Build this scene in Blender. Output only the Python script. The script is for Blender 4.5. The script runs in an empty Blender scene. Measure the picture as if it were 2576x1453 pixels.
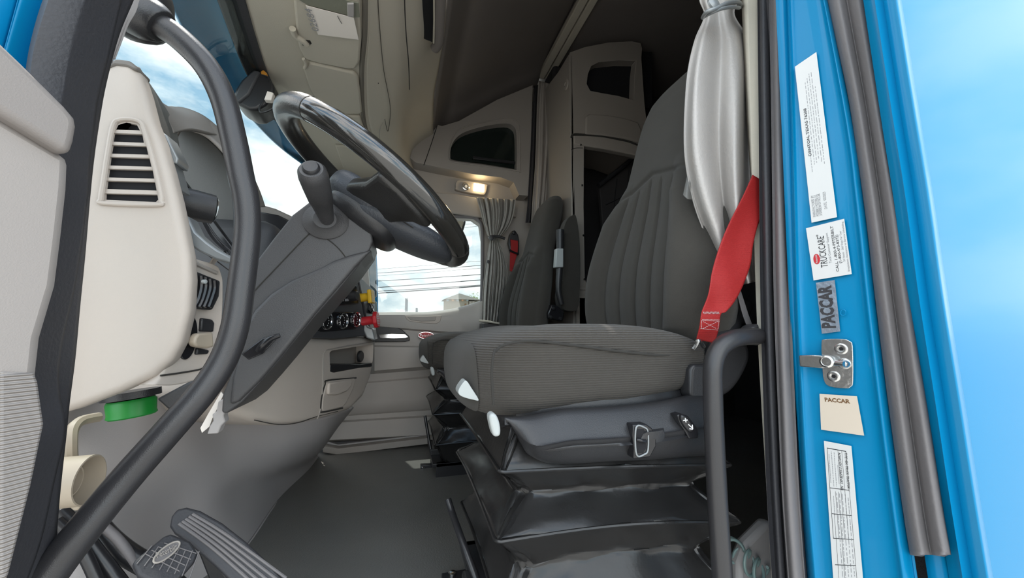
import bpy, bmesh, math, random
from math import sin, cos, tan, pi, radians, atan2, sqrt
from mathutils import Vector, Matrix
random.seed(4)
SC = bpy.context.scene
COL = SC.collection
V = Vector

# ---------------------------------------------------------------- camera
F_PX = 950.0; YAW = radians(16); PIT = radians(6)
CAM = V((0.0, 0.0, 0.72))
cam_d = bpy.data.cameras.new('camera'); cam_d.sensor_width = 36.0
cam_d.lens = F_PX * 36.0 / 2576.0; cam_d.clip_start = 0.02; cam_d.clip_end = 600
cam = bpy.data.objects.new('camera', cam_d); COL.objects.link(cam)
cam.location = CAM; cam.rotation_euler = (radians(90) + PIT, 0, -YAW)
SC.camera = cam
SC.view_settings.view_transform = 'Standard'
try: SC.view_settings.look = 'None'
except Exception: pass
SC.view_settings.gamma = 1.0; SC.view_settings.exposure = 0.0
SC.view_settings.use_curve_mapping = False

# ---------------------------------------------------------------- sky and sun
w = bpy.data.worlds.new('sky'); SC.world = w; w.use_nodes = True
nt = w.node_tree; N = nt.nodes; L = nt.links; N.clear()
tc = N.new('ShaderNodeTexCoord'); sep = N.new('ShaderNodeSeparateXYZ')
L.new(tc.outputs['Generated'], sep.inputs[0])
grad = N.new('ShaderNodeValToRGB'); L.new(sep.outputs['Z'], grad.inputs[0])
e = grad.color_ramp.elements
e[0].position = 0.0; e[0].color = (0.74, 0.90, 0.98, 1)
e[1].position = 0.9; e[1].color = (0.20, 0.48, 0.86, 1)
m_ = grad.color_ramp.elements.new(0.25); m_.color = (0.52, 0.79, 0.97, 1)
mp = N.new('ShaderNodeMapping'); mp.inputs['Scale'].default_value = (2.2, 2.2, 5.0)
L.new(tc.outputs['Generated'], mp.inputs[0])
nz = N.new('ShaderNodeTexNoise'); nz.inputs['Scale'].default_value = 1.5; nz.inputs['Detail'].default_value = 9
nz.inputs['Roughness'].default_value = 0.58; L.new(mp.outputs[0], nz.inputs[0])
sh_ = N.new('ShaderNodeMath'); sh_.operation = 'MULTIPLY_ADD'; sh_.inputs[1].default_value = 0.02
L.new(sep.outputs['Y'], sh_.inputs[0]); L.new(nz.outputs[0], sh_.inputs[2])   # clouds thicken towards the far side of the cab
cr = N.new('ShaderNodeValToRGB'); L.new(sh_.outputs[0], cr.inputs[0])
cr.color_ramp.elements[0].position = 0.40; cr.color_ramp.elements[0].color = (0, 0, 0, 1)
cr.color_ramp.elements[1].position = 0.57; cr.color_ramp.elements[1].color = (1, 1, 1, 1)
mx = N.new('ShaderNodeMix'); mx.data_type = 'RGBA'
L.new(cr.outputs[0], mx.inputs[0]); L.new(grad.outputs[0], mx.inputs[6]); mx.inputs[7].default_value = (1.62, 1.58, 1.52, 1)
bg = N.new('ShaderNodeBackground'); bg.inputs[1].default_value = 2.1
dm = N.new('ShaderNodeMath'); dm.operation = 'MULTIPLY_ADD'; dm.inputs[1].default_value = -0.30; dm.inputs[2].default_value = 0.98   # the sky beyond the passenger side is the dimmer half
L.new(sep.outputs['Y'], dm.inputs[0])
sc_ = N.new('ShaderNodeVectorMath'); sc_.operation = 'SCALE'; L.new(mx.outputs[2], sc_.inputs[0]); L.new(dm.outputs[0], sc_.inputs['Scale'])
L.new(sc_.outputs[0], bg.inputs[0])
wo = N.new('ShaderNodeOutputWorld'); L.new(bg.outputs[0], wo.inputs[0])

sun_d = bpy.data.lights.new('sun', 'SUN'); sun_d.energy = 5.0; sun_d.angle = radians(0.6); sun_d.color = (1.0, 0.95, 0.86)
sun = bpy.data.objects.new('sun', sun_d); COL.objects.link(sun)
SUN_TO = V((-0.22, 0.36, 0.93))          # towards the sun: ahead of the cab, past the passenger door
sun.rotation_euler = SUN_TO.to_track_quat('Z', 'Y').to_euler(); sun.location = (-3, 6, 12)

# ---------------------------------------------------------------- view helpers: a sight line of the photo met with a plane of the cab
_r = V((cos(YAW), -sin(YAW), 0)); _f = V((sin(YAW) * cos(PIT), cos(YAW) * cos(PIT), sin(PIT))); _u = _r.cross(_f)
def ray(px, py): return _f + _r * ((px - 1288) / F_PX) - _u * ((py - 726.5) / F_PX)
def PY(px, py, y): d = ray(px, py); return CAM + d * (y / d.y)
def PX(px, py, x): d = ray(px, py); return CAM + d * (x / d.x)
def PZ(px, py, z): d = ray(px, py); return CAM + d * ((z - CAM.z) / d.z)
def PP(px, py, p0, n): d = ray(px, py); return CAM + d * ((V(p0) - CAM).dot(V(n)) / d.dot(V(n)))
def vplane(a, b):                                     # upright plane over the floor line a-b, its normal towards the viewer
    d = V((b[0] - a[0], b[1] - a[1], 0)).normalized(); n = V((d.y, -d.x, 0))
    p0 = V((a[0], a[1], 0))
    if n.dot(CAM - p0) < 0: n = -n
    return p0, n

# ---------------------------------------------------------------- materials
MATS = {}
def mat(name, rgb, rough=0.5, metal=0.0, bump=0.0, bscale=60.0, var=0.04, vscale=6.0, coat=0.0, spec=0.5, rib=None, sheen=0.0, trans=0.0, ior=1.45, alpha=1.0, emit=None, estr=1.0):
    m = bpy.data.materials.new(name); m.use_nodes = True; MATS[name] = m
    n = m.node_tree.nodes; l = m.node_tree.links
    b = n['Principled BSDF']
    b.inputs['Roughness'].default_value = rough; b.inputs['Metallic'].default_value = metal
    b.inputs['Specular IOR Level'].default_value = spec
    if coat: b.inputs['Coat Weight'].default_value = coat; b.inputs['Coat Roughness'].default_value = 0.04
    if sheen: b.inputs['Sheen Weight'].default_value = sheen
    if trans: b.inputs['Transmission Weight'].default_value = trans; b.inputs['IOR'].default_value = ior
    if alpha < 1: b.inputs['Alpha'].default_value = alpha
    if emit: b.inputs['Emission Color'].default_value = (*emit, 1); b.inputs['Emission Strength'].default_value = estr
    t = n.new('ShaderNodeTexCoord')
    z = n.new('ShaderNodeTexNoise'); z.inputs['Scale'].default_value = vscale; z.inputs['Detail'].default_value = 5
    l.new(t.outputs['Object'], z.inputs['Vector'])
    r = n.new('ShaderNodeMapRange'); r.inputs[3].default_value = 1 - var; r.inputs[4].default_value = 1 + var
    l.new(z.outputs[0], r.inputs[0])
    c = n.new('ShaderNodeVectorMath'); c.operation = 'SCALE'; c.inputs[0].default_value = rgb
    l.new(r.outputs[0], c.inputs['Scale']); l.new(c.outputs[0], b.inputs['Base Color'])
    last = None
    if bump:
        z2 = n.new('ShaderNodeTexNoise'); z2.inputs['Scale'].default_value = bscale; z2.inputs['Detail'].default_value = 3
        l.new(t.outputs['Object'], z2.inputs['Vector'])
        bp = n.new('ShaderNodeBump'); bp.inputs['Strength'].default_value = bump; bp.inputs['Distance'].default_value = 0.002
        l.new(z2.outputs[0], bp.inputs['Height']); last = bp; l.new(bp.outputs[0], b.inputs['Normal'])
    if rib:                                            # (axis, scale, strength, distortion)
        wv = n.new('ShaderNodeTexWave'); wv.bands_direction = rib[0]; wv.inputs['Scale'].default_value = rib[1]
        wv.inputs['Distortion'].default_value = rib[3]; wv.inputs['Detail'].default_value = 1
        l.new(t.outputs['Object'], wv.inputs['Vector'])
        bp = n.new('ShaderNodeBump'); bp.inputs['Strength'].default_value = rib[2]; bp.inputs['Distance'].default_value = 0.002
        l.new(wv.outputs[1], bp.inputs['Height'])
        if last: l.new(last.outputs[0], bp.inputs['Normal'])
        l.new(bp.outputs[0], b.inputs['Normal'])
    return m

BEIGE  = mat('beige_plastic', (0.49, 0.435, 0.385), 0.55, bump=0.12, bscale=900)
BEIGE2 = mat('headliner_beige', (0.52, 0.48, 0.40), 0.7, bump=0.2, bscale=700)
TAUPE  = mat('taupe_plastic', (0.34, 0.31, 0.28), 0.5, bump=0.12, bscale=900)
GREYP  = mat('grey_plastic', (0.38, 0.36, 0.355), 0.5, bump=0.12, bscale=800)
DOORG  = mat('door_trim_grey', (0.43, 0.40, 0.37), 0.55, bump=0.15, bscale=700)
DASHD  = mat('charcoal_dash_plastic', (0.055, 0.057, 0.062), 0.45, bump=0.2, bscale=900)
SILV   = mat('satin_grey_bezel', (0.25, 0.265, 0.27), 0.35, metal=0.3, bump=0.05)
BLKP   = mat('black_plastic', (0.024, 0.024, 0.026), 0.33, bump=0.2, bscale=700)
BLKS   = mat('black_smooth_plastic', (0.012, 0.012, 0.014), 0.22)
BLKM   = mat('black_painted_steel', (0.02, 0.02, 0.022), 0.28, bump=0.08, bscale=200)
HANDLE = mat('powder_coated_bar', (0.030, 0.029, 0.031), 0.30, bump=0.15, bscale=900)
RUBBER = mat('black_rubber', (0.036, 0.036, 0.041), 0.55, bump=0.3, bscale=300)
RUBG   = mat('worn_grey_rubber', (0.16, 0.15, 0.152), 0.6, bump=0.3, bscale=160, var=0.15)
SHROUD = mat('column_plastic', (0.055, 0.054, 0.056), 0.42, bump=0.35, bscale=600)
LEATH  = mat('black_leather', (0.022, 0.021, 0.02), 0.30, bump=0.25, bscale=450, coat=0.15)
LEATHP = mat('pad_vinyl', (0.05, 0.055, 0.065), 0.42, bump=0.5, bscale=260)
FAB    = mat('grey_seat_fabric', (0.042, 0.038, 0.032), 0.95, bump=0.6, bscale=1500, sheen=0.12, var=0.12, vscale=40)
FABR   = mat('ribbed_seat_fabric', (0.056, 0.049, 0.041), 0.95, bump=0.5, bscale=1500, sheen=0.12, var=0.12, vscale=40, rib=('Z', 75, 1.0, 1.0))
SEAM   = mat('seam_fabric', (0.03, 0.028, 0.025), 0.95, bump=0.3)
VINYL  = mat('black_vinyl', (0.016, 0.0155, 0.0155), 0.27, bump=0.12, bscale=110)
WHITEP = mat('white_grey_plastic', (0.40, 0.425, 0.42), 0.4, bump=0.05)
FLOORM = mat('floor_rubber', (0.15, 0.147, 0.138), 0.42, bump=0.35, bscale=220, var=0.18, vscale=4)
CEIL   = mat('ceiling_fabric', (0.17, 0.15, 0.138), 0.95, bump=0.3, bscale=500, var=0.08)
DOORB  = mat('driver_door_plastic', (0.32, 0.29, 0.27), 0.55, bump=0.12, bscale=900)
HOODM  = mat('hood_plastic', (0.17, 0.155, 0.138), 0.6, bump=0.15, bscale=800)
HOODD  = mat('hood_dark_plastic', (0.075, 0.075, 0.07), 0.5, bump=0.15, bscale=800)
SLEEP  = mat('sleeper_trim', (0.30, 0.27, 0.24), 0.6, bump=0.15, bscale=600)
DARKF  = mat('dark_sleeper_fabric', (0.035, 0.033, 0.036), 0.9, bump=0.5, bscale=200)
CURT   = mat('grey_faux_leather_curtain', (0.40, 0.375, 0.355), 0.38, bump=0.5, bscale=170, var=0.05)
CURT2  = mat('grey_curtain_cloth', (0.38, 0.365, 0.335), 0.7, bump=0.4, bscale=220)
RED    = mat('red_belt_webbing', (0.34, 0.012, 0.012), 0.6, bump=0.4, bscale=900, rib=('Z', 160, 0.3, 0.5))
BLUE   = mat('blue_car_paint', (0.001, 0.205, 0.42), 0.32, spec=0.2, coat=0.15, var=0.03, vscale=900)
CHROME = mat('chrome', (0.85, 0.86, 0.88), 0.12, metal=1.0)
STEEL  = mat('zinc_steel', (0.66, 0.66, 0.65), 0.22, metal=1.0, bump=0.3, bscale=80, var=0.2, vscale=30)
YELLOW = mat('yellow_plastic', (0.75, 0.45, 0.02), 0.4)
REDP   = mat('red_plastic', (0.50, 0.02, 0.03), 0.35)
GREEN  = mat('green_plastic', (0.01, 0.22, 0.03), 0.4, bump=0.2, bscale=60)
CREAM  = mat('cream_translucent_plastic', (0.42, 0.355, 0.275), 0.4, bump=0.1)
PAPER  = mat('white_paper', (0.86, 0.80, 0.74), 0.8, bump=0.1)
LABELW = mat('label_white', (0.64, 0.64, 0.63), 0.35)
LABELC = mat('label_cream', (0.64, 0.55, 0.45), 0.35)
FOIL   = mat('silver_foil_label', (0.30, 0.35, 0.42), 0.35, metal=0.6, bump=0.5, bscale=120, var=0.3, vscale=60)
INK    = mat('printed_ink', (0.03, 0.03, 0.035), 0.6)
INKG   = mat('grey_print', (0.30, 0.30, 0.31), 0.6)
INKB   = mat('brown_print', (0.16, 0.08, 0.03), 0.6)
LINEW  = mat('white_marking', (0.70, 0.70, 0.70), 0.5)
VOID   = mat('dark_cavity', (0.006, 0.006, 0.008), 0.9)  # near-black, painted in for the shade inside openings
TEAL   = mat('teal_hose', (0.22, 0.32, 0.31), 0.35)
GLASSD = mat('smoked_glass', (0.012, 0.018, 0.016), 0.08, spec=0.6)
CLEARB = mat('clear_bag_film', (0.7, 0.7, 0.68), 0.15, trans=0.85, ior=1.2)
LAMP   = mat('lit_lamp_lens', (1.0, 0.85, 0.6), 0.3, emit=(1.0, 0.72, 0.38), estr=9.0)
def glass(name, tint):
    m = bpy.data.materials.new(name); m.use_nodes = True; n = m.node_tree.nodes; l = m.node_tree.links; n.clear()
    o = n.new('ShaderNodeOutputMaterial'); t = n.new('ShaderNodeBsdfTransparent'); t.inputs[0].default_value = (*tint, 1)
    g = n.new('ShaderNodeBsdfGlossy'); g.inputs['Roughness'].default_value = 0.02
    x = n.new('ShaderNodeMixShader'); x.inputs[0].default_value = 0.05
    l.new(t.outputs[0], x.inputs[1]); l.new(g.outputs[0], x.inputs[2]); l.new(x.outputs[0], o.inputs[0]); return m
GLASS = glass('clear_glass', (0.72, 0.76, 0.76))

# ---------------------------------------------------------------- object helpers
def tag(o, label=None, cat=None, group=None, kind=None):
    if label: o['label'] = label
    if cat: o['category'] = cat
    if group: o['group'] = group
    if kind: o['kind'] = kind
    return o
def root(name, loc, label, cat, group=None):
    o = bpy.data.objects.new(name, None); COL.objects.link(o); o.location = V(loc); o.empty_display_size = 0.05
    return tag(o, label, cat, group)
def link(name, me, m, parent=None):
    o = bpy.data.objects.new(name, me); COL.objects.link(o)
    if m: me.materials.append(m)
    if parent is not None:
        o.parent = parent
        if parent.type == 'EMPTY': o.matrix_parent_inverse = Matrix.Translation(-parent.location)
    return o
def finish(name, bm, m, parent=None, smooth=True, bevel=0, seg=2, sub=0, sol=0, ang=40, soff=-1):
    bmesh.ops.remove_doubles(bm, verts=bm.verts, dist=1e-6)
    if not sol: bmesh.ops.recalc_face_normals(bm, faces=bm.faces)
    me = bpy.data.meshes.new(name); bm.to_mesh(me); bm.free()
    for p in me.polygons: p.use_smooth = smooth
    o = link(name, me, m, parent)
    if sol: s = o.modifiers.new('s', 'SOLIDIFY'); s.thickness = sol; s.offset = soff; s.use_even_offset = False
    if bevel:
        b = o.modifiers.new('b', 'BEVEL'); b.width = bevel; b.segments = seg; b.limit_method = 'ANGLE'; b.angle_limit = radians(35); b.use_clamp_overlap = True
    if sub: s = o.modifiers.new('u', 'SUBSURF'); s.levels = sub; s.render_levels = sub
    if smooth and not sub:
        try: me.set_sharp_from_angle(angle=radians(ang))
        except Exception: pass
    return o
def crom(pts, n=6, closed=False):
    pts = [V(p) for p in pts]; out = []; k = len(pts)
    rng = range(k if closed else k - 1)
    for i in rng:
        if closed: a, b, c, d = pts[i - 1], pts[i], pts[(i + 1) % k], pts[(i + 2) % k]
        else: a, b, c, d = pts[max(i - 1, 0)], pts[i], pts[i + 1], pts[min(i + 2, k - 1)]
        for j in range(n):
            t = j / n
            out.append(0.5 * ((2 * b) + (c - a) * t + (2 * a - 5 * b + 4 * c - d) * t * t + (3 * b - a - 3 * c + d) * t ** 3))
    if not closed: out.append(pts[-1])
    return out
def tube(name, pts, r, m, parent=None, n=12, seg=6, closed=False, caps=True, smoothpath=True, radii=None):
    P = crom(pts, seg, closed) if smoothpath and len(pts) > 2 else [V(p) for p in pts]
    bm = bmesh.new(); add_tube(bm, P, r, n, closed, radii)
    return finish(name, bm, m, parent)
def add_tube(bm, P, r, n=12, closed=False, radii=None):
    k = len(P); rings = []
    t0 = (P[1] - P[0]).normalized(); nrm = t0.orthogonal().normalized()
    for i in range(k):
        if closed: t = (P[(i + 1) % k] - P[i - 1]).normalized()
        else: t = (P[min(i + 1, k - 1)] - P[max(i - 1, 0)]).normalized()
        nrm = (nrm - t * nrm.dot(t))
        nrm = nrm.normalized() if nrm.length > 1e-6 else t.orthogonal().normalized()
        bn = t.cross(nrm)
        rr = r if radii is None else radii[0] + (radii[1] - radii[0]) * i / (k - 1) if len(radii) == 2 else radii[min(int(i * len(radii) / k), len(radii) - 1)]
        rings.append([bm.verts.new(P[i] + (nrm * cos(2 * pi * j / n) + bn * sin(2 * pi * j / n)) * rr) for j in range(n)])
    for i in range(k if closed else k - 1):
        a, b = rings[i], rings[(i + 1) % k]
        for j in range(n): bm.faces.new((a[j], a[(j + 1) % n], b[(j + 1) % n], b[j]))
    if not closed:
        bm.faces.new(rings[0][::-1]); bm.faces.new(rings[-1])
def add_prism(bm, pts, vec):
    a = [bm.verts.new(V(p)) for p in pts]; b = [bm.verts.new(V(p) + V(vec)) for p in pts]; k = len(pts)
    bm.faces.new(a); bm.faces.new(b[::-1])
    for i in range(k): bm.faces.new((a[i], b[i], b[(i + 1) % k], a[(i + 1) % k]))
def prism(name, pts, vec, m, parent=None, bevel=0.002, seg=2, smooth=0, **k):
    if smooth: pts = crom(pts, smooth, True)
    bm = bmesh.new(); add_prism(bm, pts, vec)
    return finish(name, bm, m, parent, bevel=bevel, seg=seg, **k)
def box(name, lo, hi, m, parent=None, bevel=0.003, seg=2, **k):
    lo = V(lo); hi = V(hi)
    return prism(name, [(lo.x, lo.y, lo.z), (hi.x, lo.y, lo.z), (hi.x, lo.y, hi.z), (lo.x, lo.y, hi.z)], (0, hi.y - lo.y, 0), m, parent, bevel, seg, **k)
def add_box(bm, lo, hi):
    lo = V(lo); hi = V(hi); add_prism(bm, [(lo.x, lo.y, lo.z), (hi.x, lo.y, lo.z), (hi.x, lo.y, hi.z), (lo.x, lo.y, hi.z)], (0, hi.y - lo.y, 0))
def frame(n, up=V((0, 0, 1))):
    n = V(n).normalized(); x = V(up).cross(n)
    x = x.normalized() if x.length > 1e-5 else n.orthogonal().normalized()
    return x, n.cross(x), n
def lathe(name, c, axis, prof, m, parent=None, n=32, sx=1.0, up=V((0, 0, 1)), **k):   # prof: (radius, height along axis)
    x, y, z = frame(axis, up); c = V(c); bm = bmesh.new(); rings = []
    for r, h in prof:
        if r < 1e-6: rings.append([bm.verts.new(c + z * h)])
        else: rings.append([bm.verts.new(c + z * h + (x * cos(2 * pi * j / n) * sx + y * sin(2 * pi * j / n)) * r) for j in range(n)])
    for a, b in zip(rings, rings[1:]):
        for j in range(n):
            if len(a) == 1 and len(b) == 1: continue
            if len(a) == 1: bm.faces.new((a[0], b[(j + 1) % n], b[j]))
            elif len(b) == 1: bm.faces.new((a[j], a[(j + 1) % n], b[0]))
            else: bm.faces.new((a[j], a[(j + 1) % n], b[(j + 1) % n], b[j]))
    if len(rings[0]) > 1: bm.faces.new(rings[0][::-1])
    if len(rings[-1]) > 1: bm.faces.new(rings[-1])
    return finish(name, bm, m, parent, **k)
def patch(name, rows, m, parent=None, n=6, thick=0.006, smoothrows=True, soff=-1, flip=False, **k):
    R = [crom(r, n) for r in rows]
    if smoothrows: Ccols = [crom([r[i] for r in R], n) for i in range(len(R[0]))]; G = list(zip(*Ccols))
    else: G = R
    bm = bmesh.new(); vs = [[bm.verts.new(p) for p in r] for r in G]
    for i in range(len(vs) - 1):
        for j in range(len(vs[0]) - 1):
            f = (vs[i][j], vs[i][j + 1], vs[i + 1][j + 1], vs[i + 1][j])
            bm.faces.new(f[::-1] if flip else f)
    # face the normals towards the viewer so the thickness grows away from it
    bm.normal_update(); s = sum(f.normal.dot(CAM - f.calc_center_median()) * f.calc_area() for f in bm.faces)
    if s < 0: bmesh.ops.reverse_faces(bm, faces=bm.faces)
    return finish(name, bm, m, parent, sol=thick, soff=soff, ang=50, **k)
def blob(name, c, h, m, parent=None, k=4.0, n=14, deform=None, rot=None, **kw):
    bm = bmesh.new(); bmesh.ops.create_cube(bm, size=2.0); bmesh.ops.subdivide_edges(bm, edges=bm.edges, cuts=n, use_grid_fill=True)
    for v in bm.verts:
        p = v.co; a = (abs(p.x) ** k + abs(p.y) ** k + abs(p.z) ** k) ** (1.0 / k)
        q = V((p.x / a, p.y / a, p.z / a))
        if deform: q = deform(q)
        q = V((q.x * h[0], q.y * h[1], q.z * h[2]))
        if rot is not None: q = rot @ q
        v.co = V(c) + q
    return finish(name, bm, m, parent, **kw)
def cut(o, cutters):
    for c in cutters:
        md = o.modifiers.new('c', 'BOOLEAN'); md.operation = 'DIFFERENCE'; md.object = c; md.solver = 'EXACT'
    dg = bpy.context.evaluated_depsgraph_get(); dg.update()
    me = bpy.data.meshes.new_from_object(o.evaluated_get(dg)); o.modifiers.clear(); o.data = me
    for c in cutters: bpy.data.objects.remove(c)
    try: me.set_sharp_from_angle(angle=radians(40))
    except Exception: pass
    return o
def text(name, s, o, x, y, size, m, parent=None, ext=0.0003, width=None, align='LEFT', bold=0.0):
    cu = bpy.data.curves.new(name, 'FONT'); cu.body = s; cu.size = size; cu.extrude = ext; cu.align_x = align; cu.resolution_u = 2; cu.offset = bold
    t = bpy.data.objects.new('t', cu); COL.objects.link(t)
    dg = bpy.context.evaluated_depsgraph_get(); dg.update()
    me = bpy.data.meshes.new_from_object(t.evaluated_get(dg)); bpy.data.objects.remove(t)
    x = V(x).normalized(); y = V(y).normalized(); z = x.cross(y)
    xs = [v.co.x for v in me.vertices]
    sx = 1.0
    if width and xs and max(xs) > min(xs): sx = width / (max(xs) - min(xs))
    for v in me.vertices: v.co = V(o) + x * v.co.x * sx + y * v.co.y + z * (v.co.z + ext)
    me.materials.clear()
    return link(name, me, m, parent)
def struct(o): o['kind'] = 'structure'; return o

# ================================================================ the setting: cab shell
FZ = 0.10                                              # cab floor height
struct(box('floor', (-0.95, 0.52, FZ - 0.08), (2.3, 2.25, FZ), FLOORM, bevel=0))
struct(box('wall_back', (2.3, 0.4, -0.1), (2.36, 2.3, 2.7), DARKF, bevel=0))
struct(box('wall_front', (-0.98, 0.50, -0.2), (-0.92, 2.3, 0.98), GREYP, bevel=0))
# passenger side wall with the window opening
wr = struct(box('wall_right', (-0.49, 2.23, 0.74), (0.95, 2.29, 2.6), TAUPE, bevel=0))
wo_px = [(915, 546), (1000, 541), (1190, 546), (1210, 560), (1216, 600), (1216, 700), (1214, 800), (1190, 830), (938, 850)]
c_ = prism('cutter', [PY(x, y, 2.2) for x, y in wo_px], (0, 0.14, 0), None, bevel=0)
cut(wr, [c_])
struct(box('wall_sleeper_right', (0.95, 2.23, -0.1), (2.3, 2.29, 2.6), DARKF, bevel=0)).name = 'wall_rear_right'
struct(box('wall_sill_right', (-0.49, 2.25, 0.0), (0.95, 2.31, 0.76), BLUE, bevel=0)).name = 'wall_lower_right'
# driver side: wall behind the door opening and the header over it
struct(box('wall_left', (0.70, 0.50, -0.3), (2.3, 0.55, 2.6), DARKF, bevel=0))
struct(box('wall_over_door', (-0.9, 0.42, 1.75), (0.70, 0.52, 2.5), GREYP, bevel=0)).name = 'wall_upper_left'

# ceiling of the cab, rising towards the sleeper
HZ = 1.585
prof = [PY(1096, 316, 2.2), PY(1120, 311, 2.2), PY(1155, 298, 2.2), PY(1250, 245, 2.2), PY(1337, 209, 2.2), PY(1356, 196, 2.2)]
rows = []
for y_, dz in ((2.24, -0.03), (2.16, 0.005), (2.0, 0.05), (1.4, 0.06), (0.8, 0.05), (0.46, 0.0)):
    rows.append([V((0.128, y_, HZ + 0.262))] + [V((p.x, y_, p.z + dz)) for i, p in enumerate(prof) if i])
struct(patch('ceiling', rows, CEIL, thick=0.03))
TRX = prof[-1].x; TRZ = prof[-1].z
ct = root('curtain_track', (TRX, 1.4, TRZ), 'pale double curtain track running across the ceiling between cab and sleeper', 'curtain track')
box('rail', (TRX - 0.01, 0.52, TRZ - 0.005), (TRX + 0.035, 2.2, TRZ + 0.03), BEIGE2, ct, bevel=0.006)
box('rail', (TRX + 0.043, 0.52, TRZ + 0.0), (TRX + 0.085, 2.2, TRZ + 0.03), BEIGE2, ct, bevel=0.006)
bm = bmesh.new()
add_prism(bm, [(TRX, 0.4, TRZ + 0.03), (2.36, 0.4, TRZ + 0.06), (2.36, 0.4, TRZ + 0.1), (TRX, 0.4, TRZ + 0.08)], (0, 1.9, 0))
struct(finish('ceiling_sleeper', bm, CEIL, smooth=False)).name = 'ceiling'

# windscreen header, sight lines met with the level header underside
HZ = 1.585
hl = [(560, -150), (606, 0), (633, 90), (664, 180), (705, 262), (752, 330), (795, 392), (840, 450)]
hr = [(930, -150), (930, 0), (929, 90), (922, 180), (926, 290), (940, 350), (958, 405), (985, 462)]
rows = []
for a, b in zip(hl, hr):
    A = PZ(*a, HZ); B = PZ(*b, HZ); rows.append([A, A.lerp(B, 0.33), A.lerp(B, 0.66), B])
struct(patch('ceiling_header', rows, BEIGE2, thick=0.02)).name = 'ceiling_front'
WTOP = [r[0] for r in rows]
# overhead console between header and ceiling
seam = [(948, -150), (951, 0), (957, 90), (966, 180), (982, 272), (976, 330), (986, 390), (1010, 470)]
c2 = [(1000, -150), (1003, 0), (1008, 90), (1012, 170), (1010, 260), (1006, 320), (1012, 380), (1040, 440)]
c3 = [(1066, -150), (1068, 0), (1072, 90), (1062, 170), (1046, 240), (1034, 300), (1034, 350), (1060, 412)]
c4 = [(1122, -150), (1122, 0), (1118, 90), (1104, 170), (1092, 240), (1090, 300), (1090, 330), (1100, 400)]
rows = []
for a, b, c, d, e_ in zip(hr, seam, c2, c3, c4):
    rows.append([PZ(*a, HZ), PZ(*b, HZ + 0.02), PZ(*c, HZ + 0.06), PZ(*d, HZ + 0.16), PZ(*e_, HZ + 0.26)])
struct(patch('trim_header', rows, BEIGE2, thick=0.012)).name = 'trim_1'
t2 = struct(tube('trim_seam', [PZ(*p, HZ + 0.018) for p in seam[:6]] + [PZ(968, 300, HZ + 0.012)], 0.0012, mat('dim_seam', (.10, .09, .075), .9), n=8)); t2.name = 'trim_2'
t3 = struct(tube('trim_gap', [PZ(x - 12, y, HZ + 0.001) for x, y in hr[:7]], 0.008, mat('shadow_seam', (.16, .145, .12), .9), n=8)); t3.name = 'trim_3'

# windscreen
gl = []
for p in WTOP:
    bx_ = -0.93 if p.y < 1.5 else -0.93 + 0.45 * min(1, (p.y - 1.5) / 0.6) ** 2
    gl.append([p + V((0, 0, 0.0)), p.lerp(V((bx_, p.y, 0.97)), 0.5) + V((-0.02, 0, 0.02)), V((bx_, p.y, 0.97))])
wsn = struct(patch('window_1', gl, GLASS, thick=0.004))
wsn['label'] = 'wide windscreen glass in front of the steering wheel'
# black rubber edge along the windscreen top and the passenger pillar
fr = [p + V((-0.012, 0, -0.004)) for p in WTOP]
struct(patch('trim_frit', [[p + V((0.012, 0, -0.004)), p + V((-0.018, 0, -0.012)), p + V((-0.045, 0, -0.028))] for p in WTOP], RUBBER, thick=0.01)).name = 'trim_4'
struct(tube('trim_pillar', [V((-0.45, 2.215, 0.85)), V((-0.44, 2.215, 1.25)), V((-0.465, 2.215, 1.60))], 0.045, RUBG, n=16)).name = 'trim_5'

# ---------------------------------------------------------------- overhead bin on the passenger side
bn = root('overhead_bin', PY(1190, 400, 2.15), 'beige overhead bin with a smoked window above the passenger door', 'storage bin')
bin_px = [(1000, 318), (1003, 358), (1017, 385), (1045, 408), (1106, 421), (1192, 438), (1261, 446), (1292, 458), (1306, 490), (1328, 492), (1336, 350), (1340, 214), (1250, 251), (1155, 304), (1112, 317), (1060, 302), (1020, 302)]
pb = prism('bin_shell', [PY(x, y, 2.13) for x, y in bin_px], (0, 0.12, 0), TAUPE, bn, bevel=0)
win_px = [(1134, 390), (1137, 362), (1150, 340), (1175, 324), (1225, 310), (1275, 304), (1296, 312), (1303, 335), (1303, 420), (1296, 424), (1220, 412), (1143, 402)]
c1 = prism('cutter', [PY(x, y, 2.10) for x, y in win_px], (0, 0.09, 0), None, bevel=0, smooth=3)
c2_ = prism('cutter', [PY(x, y, 2.10) for x, y in ((1013, 316), (1040, 316), (1033, 345), (1029, 368), (1022, 362), (1014, 348))], (0, 0.09, 0), None, bevel=0)
pb = cut(pb, [c1, c2_]); bv = pb.modifiers.new('b', 'BEVEL'); bv.width = 0.012; bv.segments = 3; bv.limit_method = 'ANGLE'; bv.angle_limit = radians(50)
prism('bin_window', [PY(x, y, 2.178) for x, y in win_px], (0, 0.006, 0), GLASSD, bn, bevel=0, smooth=3)['label'] = 'smoked window of the overhead bin'
tube('window_rim', [PY(x + (4 if x > 1220 else -5), y + (-5 if y < 350 else 5), 2.128) for x, y in win_px], 0.004, TAUPE, bn, n=8, closed=True)
box('window_latch', tuple(PY(1190, 392, 2.162)), tuple(PY(1302, 402, 2.176) + V((0, 0, -0.035))), BLKP, bn, bevel=0.002)
tube('panel_seam', [PY(1101, 312, 2.128), PY(1082, 370, 2.128), PY(1066, 415, 2.126)], 0.0022, SEAM, bn, n=6)
prism('cubby_back', [PY(x, y, 2.2) for x, y in ((1008, 310), (1045, 310), (1040, 375), (1010, 372))], (0, 0.005, 0), VOID, bn, bevel=0)
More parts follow.
